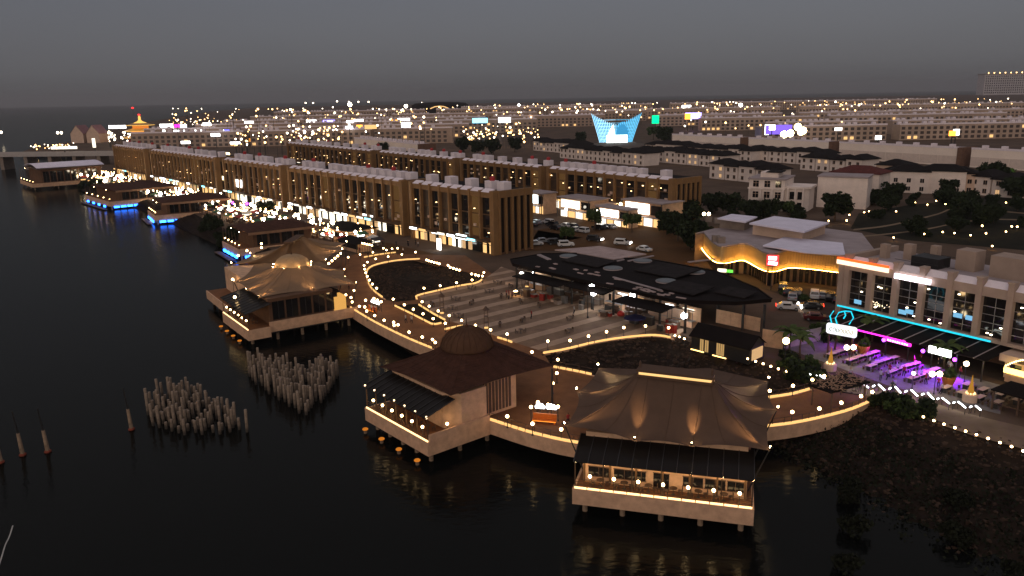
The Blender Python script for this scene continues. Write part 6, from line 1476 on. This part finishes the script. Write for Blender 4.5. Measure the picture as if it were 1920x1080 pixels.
# ================================================================ far district
random.seed(33)
def far_row(x0, x1, y, H_, label, D_=14, dirx=1.0, diry=0.0, wm=None, lit=.05, group=None, signs=0):
    L_ = x1-x0; o = thing('row_building', label, 'building', (x0,y,0), math.atan2(diry,dirx), group)
    wm = wm or mat('far_pale_wall', (.4,.29,.22), .85, .12, .1)
    MB().box(0, L_, 0, D_, 0, H_-1.2).build('wall', wm, o); MB().box(-.2, L_+.2, -.3, .6, H_-1.2, H_).build('parapet', m_parapet, o); MB().box(0, L_, .6, D_, H_-1.2, H_-1).build('roof', m_roofm, o)
    dk = MB(); lt = MB(); rx_ = MB(); n_ = int(L_/5)
    for i in range(n_):
        for f in range(int((H_-2)//3.6)):
            x = 5*i+1.2; z_ = f*3.6+1
            (lt if random.random() < (lit if f else lit*3) else dk).box(x, x+2.8, -.12, -.02, z_, z_+2.2)
        if random.random() < .5: rx_.box(5*i+.5, 5*i+3.2, 5, 8, H_-1, H_+1.3)
    if dk.v: dk.build('dark_windows', mat('far_window', (.07,.05,.04), .5, .3), o)['kind'] = 'stuff'
    if lt.v: lt.build('lit_windows', e_warm, o)['kind'] = 'stuff'
    if rx_.v: rx_.build('roof_boxes', m_parapet, o)['kind'] = 'stuff'
    pl_ = MB().box(-.3,.3,-.35,.0,0,H_-1.2).mesh('pilaster', wm)
    for i in range(0, n_+1, 4): put('pilaster', pl_, o, (5*i+.2,0,0))
    return o
ordn = ['nearest','second','third','fourth','fifth','sixth','seventh','eighth','ninth','tenth','eleventh','twelfth']
k_ = 0
for y, segs, H_ in ((700,((-330,-232),(-226,-120),(-114,-50)),14),(790,((-360,-270),(-262,-160),(-150,-40)),14),(880,((-340,-230),(-222,-90),(-80,30)),15),(1010,((-360,-200),(-190,-30),(-20,120)),15),(1180,((-380,-180),(-170,40),(60,200)),16),(1450,((-420,-150),(-130,150)),18)):
    for j, (a, b_) in enumerate(segs):
        far_row(a, b_, y+random.uniform(-8,8), H_, 'pale far shophouse row on the left, %s line of rows, %s from the left' % (ordn[k_], ordn[j] if j else 'first'))
    k_ += 1
k_ = 0
for y, segs, H_ in ((640,((205,300),(308,420)),13),(720,((230,330),(340,470)),13),(840,((200,320),(335,520)),14),(980,((180,330),(350,620)),14),(1250,((150,420),(450,800)),16),(1700,((-100,300),(340,900)),18)):
    for j, (a, b_) in enumerate(segs):
        far_row(a, b_, y+random.uniform(-8,8), H_, 'pale far row building on the right, %s line of rows, %s from the left' % (ordn[k_], ordn[j] if j else 'first'), wm=mat('far_cream_wall', (.46,.34,.26), .85, .2, .05))
    k_ += 1
far_row(820, 990, 2300, 40, 'dark far hangar building on the skyline left of centre', 60, wm=m_roofd, lit=0) if False else None
hg = thing('arched_hall', 'dark far hall with a lit arch on the skyline', 'hall', (P(790,205)).xy.to_3d()); hg.location = (-150,1750,0)
MB().box(-60,60,0,40,0,22).build('wall', m_roofd, hg); MB().lathe([(60,22),(56,25),(40,27),(1,28)], 20, (0,20,0)).build('roof', m_roofd, hg); MB().tube([(-20,-1,14),(-10,-1,18),(0,-1,19),(10,-1,18),(20,-1,14)], 1.2, 6).build('lit_arch', e_warm, hg)
mg = thing('market_roof', 'low orange lit market roof on the left middle distance', 'market', (*P(405,272)[:2],0))
MB().box(-36,40,0,14,6,7).build('roof', m_roofd, mg); MB().box(-35,39,-.3,-.1,2.6,5.6).build('light_band', em('orange_band', (1,.36,.05), 1.0), mg)
for i in range(12): MB().box(-35+i*6.5,-34.5+i*6.5,0,.5,0,6).build('post', m_dark, mg)
# pagoda
pg_ = thing('pagoda', 'gold lit three tier pagoda with red lamps on its spire', 'pagoda', (-378,827,0), .3)
pg_.scale = (1.3,1.3,.95)
er = em('pagoda_floodlit_gold', (1,.55,.12), 1.6); ew = em('pagoda_floodlit_orange', (1,.28,.04), .9); z_ = 0  # walls, eave strips and spire glow by themselves in place of floodlighting
for i, (r_, h_) in enumerate(((11,7.5),(9.6,6.5),(8.2,5.5))):
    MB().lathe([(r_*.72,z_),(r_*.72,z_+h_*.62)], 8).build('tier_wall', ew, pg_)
    rf = MB().lathe([(r_*1.28,z_+h_*.6),(r_*1.2,z_+h_*.68),(r_*.85,z_+h_*.85),(r_*.6,z_+h_)], 8).build('tier_roof', mat('pagoda_roof', (.5,.3,.08), .5, .1), pg_)
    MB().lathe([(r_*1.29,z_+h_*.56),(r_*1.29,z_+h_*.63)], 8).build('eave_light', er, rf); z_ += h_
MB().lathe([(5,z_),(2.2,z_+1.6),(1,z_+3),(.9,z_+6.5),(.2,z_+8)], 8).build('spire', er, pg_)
MB().ball((0,0,z_+8.6), 1.0, 8, 6).build('red_lamp', e_red, pg_); MB().lathe([(.12,z_+8),(.08,z_+16)], 5, (-4,0,0)).build('mast', m_dark, pg_); MB().ball((-4,0,z_+16), .9, 8, 6).build('red_lamp', e_red, pg_)
# twin gabled halls
gh = thing('gabled_hall', 'pair of steep gabled pinkish halls left of the pagoda', 'hall', (*P(155,268)[:2],0))
gh.scale = (.8,.8,.72)
for dx in (-14, 6): MB().add([(dx,0,0),(dx+16,0,0),(dx+16,24,0),(dx,24,0),(dx,0,13),(dx+16,0,13),(dx+16,24,13),(dx,24,13),(dx+8,0,24),(dx+8,24,24)], [(0,1,5,8,4),(2,3,7,9,6),(1,2,6,5),(3,0,4,7)]).build('wall', m_wall2, gh); MB().add([(dx-.6,-.5,12.4),(dx+8,-.5,24.4),(dx+8,24.5,24.4),(dx-.6,24.5,12.4),(dx+16.6,-.5,12.4),(dx+16.6,24.5,12.4)], [(0,1,2,3),(1,4,5,2)]).build('roof', mat('pink_roof', (.3,.16,.16), .85, .15), gh)
# bridge
b0, b1 = P(-60,291,7), P(214,288,7); bd = (b1-b0).normalized(); br = thing('bridge', 'long low grey bridge crossing the channel at the left', 'bridge', (b0.x,b0.y,0), rot(bd)); BLn = (b1-b0).length
MB().box(0,BLn,0,12,6,7).build('deck', m_conc, br); MB().box(0,BLn,-.3,0,5.6,8.1).build('parapet', mat('bridge_parapet', (.4,.36,.33), .85, .1), br); MB().box(0,BLn,12,12.3,5.6,8.1).build('parapet', mat('bridge_parapet', (.4,.36,.33), .85, .1), br)
for i in range(6): MB().box(4+i*BLn/6,6.5+i*BLn/6,1,11,-5,6).build('pier', m_conc, br)
MB().box(BLn,BLn+30,0,12,0,6.6).build('abutment', m_conc, br)
# glowing wings
lw = thing('light_sculpture', 'glowing blue white pair of flared lattice wings with a blazing centre', 'landmark', (88,665,0))
eL = em('wing_blue', (.4,.75,1), 2.4); eM = em('wing_mid', (.15,.6,.95), 1.5); eW = em('wing_white', (.8,.95,1), 5)
for sgn_, em_ in ((-1,eL),(1,eM)):
    for i in range(13):
        t_ = i/12; x0 = sgn_*(.4+11.6*t_)*1.1; x1 = sgn_*(.5+18*t_)*1.1; ht = 15+9*t_**1.3
        MB().bar((x0,-2*t_,0.5),(x1,-4*t_,ht),.85,.3).build('lattice_rib', em_, lw)
    for i in range(12):
        q_ = []
        for t_ in (i/12, (i+1)/12): q_.append(((sgn_*(.4+11.6*t_)*1.1,-2*t_+.5,.5), (sgn_*(.5+18*t_)*1.1,-4*t_+.5,14+9*t_**1.3)))
        MB().quad(q_[0][0], q_[1][0], q_[1][1], q_[0][1]).build('glow_panel', em('wing_panel', (.12,.5,.8), .55 if sgn_ > 0 else .75), lw)
    for j in range(7):
        z_ = 3+j*2.6; MB().bar((sgn_*.3,-.2,z_),(sgn_*(12+.22*z_),-3.2,z_),.25,.25).build('lattice_ring', em_, lw)
MB().box(-8,9,-6,-5.2,.2,6.5).build('blazing_screen', eW, lw); MB().add([(-7,-4,6),(-1,-4,6),(-2.5,-4,15),(-5,-4,11)], [(0,1,2,3)]).build('blazing_flame', eW, lw)
MB().lathe([(6.2,5),(6.0,9),(4.8,13),(2.6,16),(.3,17)], 14, (6,2,0)).build('blue_dome', em('dome_blue', (.06,.4,.75), .9), lw)
MB().box(-14,16,-8,10,-.05,.4).build('plinth', m_conc, lw)
# far signs
sgn = [(220,238,17,3,'long white',e_w20),(312,236,13,3.6,'white',e_w20),(333,236,6,3,'magenta',e_magenta),(344,236,6,3,'lilac',e_white),(388,233,8,3,'white',e_w20),(340,247,15,3.4,'long white',e_white),(374,246,9,3,'white',e_w20),(404,253,9,3,'white',e_white),(424,246,6,3,'blue',em('deep_blue',(.1,.1,1),5)),(416,247,4,4,'white',e_white),(348,267,9,2.6,'white',e_w20),(441,268,10,2,'white',e_white),(467,231,9,4,'white',e_w20),(556,241,8,3.4,'white',e_w20),(584,228,10,3.2,'white',e_w20),(617,228,12,3,'blue violet',em('blue_violet',(.3,.25,1),5)),(656,228,6,2.4,'lilac',e_white),(672,227,10,3.6,'white',e_w20),(655,239,7,2.6,'white',e_white),(674,237,6,3,'orange',e_orange),(695,238,12,4,'dim gold',e_warm),(757,225,12,3.4,'white green',e_w20),(761,234,9,5,'white',e_w20),(739,226,10,1.6,'orange',e_orange),(900,226,15,4.6,'cyan',em('cyan_far',(.2,.7,1),4)),(946,225,12,5,'white',e_w20),(1229,224,7,8,'green',em('green_far',(0,.8,.3),2)),(1300,217,16,6,'orange and blue',em('blue_violet',(.3,.25,1),5)),(1290,218,6,6,'orange',e_orange),(1287,203,9,6,'white',e_w20),(1460,243,26,9,'violet blue',em('violet_wall',(.22,.12,.9),1.6)),(1438,243,4,10,'blue white',e_white),(1448,239,6,5,'white',e_w20),(1647,258,6,4,'lilac',e_w20),(1786,250,7,5,'orange',e_orange),(1793,248,6,6,'lilac white',e_w20),(1572,242,7,3,'white',e_w20),(308,252,2.4,9,'slanted white',e_w20),(176,268,3,9,'upright white',e_whites),(120,277,26,2.6,'long cream',e_whites),(158,208,1,1,'tiny',e_white)]
for i, (u, v, w, h_, nm, mt) in enumerate(sgn[:-1]):
    zc = 11 if v > 240 else 15
    side = 'left of the pagoda' if u < 250 else ('between pagoda and third block' if u < 480 else ('above the back row' if u < 800 else ('near the glowing wings' if u < 1320 else 'above the long blank walls')))
    p = P(u, v, zc); sc = p.y/800
    o = thing('far_sign', '%s lit sign in the far district %s' % (nm, side), 'sign', (p.x,p.y,0), 0, 'far lit signs')
    MB().box(-w*sc/2, w*sc/2, -.2, .2, zc-h_*sc*.5, zc+h_*sc*.5).build('light_face', mt, o); MB().box(-.3,.3,.2,.6,0,zc).build('post', m_dark, o)
# far lamps
FLM = {}
def far_lamp(u, v, y, r_, mt, label, group):
    # stands at distance y; its height follows from where it shows
    d = FWD+RGT*((u-960)/FPX)+UPV*((540-v)/FPX); t_ = y/d.y; x, z_ = d.x*t_, CH+d.z*t_
    z_ = max(3.0, z_)
    o = thing('far_lamp', label, 'street lamp', (x,y,0), 0, group)
    k_ = (round(r_,1), mt.name)
    if k_ not in FLM: FLM[k_] = MB().ball((0,0,0), r_, 6, 4).mesh('lamp_head', mt)
    if 'p' not in FLM: FLM['p'] = MB().lathe([(.15,0),(.08,1)], 5).mesh('mast', m_dark)
    put('lamp_head', FLM[k_], o, (0,0,z_)); put('mast', FLM['p'], o).scale = (1,1,z_)
def small_lamp(u, v, y, r_, k_):
    d = FWD+RGT*((u-960)/FPX)+UPV*((540-v)/FPX); t_ = y/d.y; x, z_ = d.x*t_, max(3.0, CH+d.z*t_)
    SB[k_].ball((x,y,z_), r_, 6, 4); SB[2].box(x-.12,x+.12,y-.12,y+.12,0,z_)
eF1 = em('far_white_lamp', (1,.84,.62), 9); eF2 = em('far_warm_lamp', (1,.58,.22), 7); eF3 = em('far_big_lamp', (1,.88,.7), 14)
for u, v in ((573,193),(587,193),(632,190),(624,201),(654,191),(672,191),(691,191),(699,204),(711,205),(725,205),(740,205),(755,205),(771,205),(791,193)): far_lamp(u, v, 1900, 1.7, eF1, 'white mast lamp on the left skyline', 'skyline mast lamps')
for u, v, r_ in ((656,196,4),(761,199,3.4),(1012,214,4.2),(1389,197,3.6),(1410,207,3),(1452,207,3),(1506,205,2.8),(1256,207,3),(1248,213,2.6),(1122,207,2.6),(973,197,2.4)): far_lamp(u, v, 1500, r_, eF3, 'very bright floodlight mast in the far district', 'bright far floodlights')
SB = [MB(), MB(), MB()]
for i in range(560):
    u = random.uniform(820,1900); v = random.gauss(0,1)*9+208-(u-960)*.006; small_lamp(u, max(196-(u-960)*.012,v), random.uniform(1000,2100), random.choice([.7,.9,1.2]), random.choice([0,1,1]))
for i in range(330):
    u = random.uniform(320,820); small_lamp(u, random.uniform(203,262), random.uniform(650,1600), random.choice([.5,.7,.9]), random.choice([0,1,1]))
for mb_, mt_, l_ in ((SB[0],eF1,'many tiny white lamps strewn over the far district'),(SB[1],eF2,'many tiny warm lamps strewn over the far district'),(SB[2],m_dark,'thin masts under the tiny far lamps')):
    o = mb_.build('far_lamps', mt_); o['kind'] = 'stuff'; tag(o, l_, 'lamps')
for i in range(75):
    u = random.uniform(440,640); v = 262-(u-440)*.06+random.uniform(-14,12); far_lamp(u, v, random.uniform(520,600), random.choice([.4,.55,.8]), random.choice([eF1,eF2,eF2]), 'lamp of the busy street beyond the front row', 'busy street lamps')
for i in range(90):
    u = random.uniform(868,1012); v = random.gauss(250,8); far_lamp(u, min(266,max(228,v)), random.uniform(600,720), random.choice([.3,.45,.6,.8]), random.choice([eF2,eF2,eF1]), 'golden bulb in the fairy lit grove left of the glowing wings', 'fairy lit grove')
for i in range(34):
    u = random.uniform(58,140); v = 283-(u-58)*.09+random.uniform(-8,3); far_lamp(u, v, random.uniform(660,740), random.choice([.4,.6]), random.choice([eF2,eF1]), 'warm lamp on the point behind the bridge', 'lamps behind the bridge')
for i in range(26):
    u = random.uniform(202,248); far_lamp(u, random.uniform(246,265), random.uniform(690,760), random.choice([.6,.9]), eF1, 'white lamp at the foot of the pagoda', 'lamps by the pagoda')
for u, v in ((2,248),(108,249),(115,249)): far_lamp(u, v, 900, 1.5, eF1, 'white lamp on the dark water at the far left', 'lamps on the far left water')
for i in range(30):
    far_lamp(1280+i*21+random.uniform(-6,6), 226+i*.5+random.uniform(-4,14), random.uniform(640,900), random.choice([.7,.9]), random.choice([eF1,eF2]), 'street lamp above the long blank walls', 'street lamps above the blank walls')
for u, v in ((1470,252),(1482,250),(1496,238),(1502,247),(1506,245)): far_lamp(u, v, 560, 2.6, em('gold_blaze', (1,.75,.35), 18), 'blazing gold lamp beside the violet building', 'gold lamps at the violet building')
vb = thing('violet_building', 'violet lit low building with gold lamps above the blank walls', 'building', (*P(1465,262)[:2],0), 0); MB().box(-18,14,2,14,0,10).build('wall', mat('violet_wall_paint', (.3,.28,.4), .8, .1), vb); MB().box(-18.4,14.4,1.6,14.4,10,10.6).build('roof', m_roofm, vb)
mh = MB().box(-9,9,0,.4,7,8)
# ghost tower on the skyline
tw = thing('skyline_tower', 'faint broad tower with a row of lights on top at the far right', 'tower', (2420,3950,0), 0)
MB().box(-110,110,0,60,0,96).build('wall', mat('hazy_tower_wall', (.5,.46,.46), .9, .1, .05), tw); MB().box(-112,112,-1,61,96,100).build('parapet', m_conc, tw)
for i in range(8): MB().ball((-95+i*27,-2,104), 3.2, 6, 4).build('roof_lamp', eF2, tw)
pw2 = MB()
for i in range(20):
    for f in range(8): pw2.box(-104+i*10.5,-99+i*10.5,-.6,-.1,8+f*11,14+f*11)
pw2.build('dark_windows', m_glass, tw)['kind'] = 'stuff'
# ================================================================ air
HZ = MB().box(-7200,7200,-400,9300,-7,112).build('haze'); HZ['kind'] = 'stuff'; HZ['label'] = 'thin grey dusk haze lying over sea and city'; HZ['category'] = 'haze'
hm = bpy.data.materials.new('haze_air'); hm.use_nodes = True; t = hm.node_tree; t.nodes.clear(); ho = t.nodes.new('ShaderNodeOutputMaterial'); hv = t.nodes.new('ShaderNodeVolumePrincipled')
hv.inputs['Color'].default_value = (.6,.58,.6,1); hv.inputs['Density'].default_value = .00009; hv.inputs['Anisotropy'].default_value = .2
t.links.new(hv.outputs[0], ho.inputs['Volume']); HZ.data.materials.append(hm)
S.cycles.volume_bounces = 0
# ================================================================ tell small sets of look-alikes apart by their order in the view
ORD = ['leftmost','second from the left','third from the left','fourth from the left','fifth from the left','sixth from the left','seventh from the left','eighth from the left','ninth from the left','tenth from the left','eleventh from the left','twelfth from the left','thirteenth from the left','fourteenth from the left']
same = {}
for o in COL.objects:
    if o.parent is None and 'label' in o and 'category' in o: same.setdefault(o['label'], []).append(o)
for lab, objs in same.items():
    if 2 <= len(objs) <= 14:
        def ux(o):
            d = Vector(o.location)-Vector((0,0,CH)); return d.dot(RGT)/d.dot(FWD)
        objs.sort(key=ux)
        for i, o in enumerate(objs):
            suf = 'rightmost' if i == len(objs)-1 else ORD[i]
            if len((lab+', '+suf).split()) <= 16: o['label'] = lab+', '+suf
            if 'group' not in o: o['group'] = lab
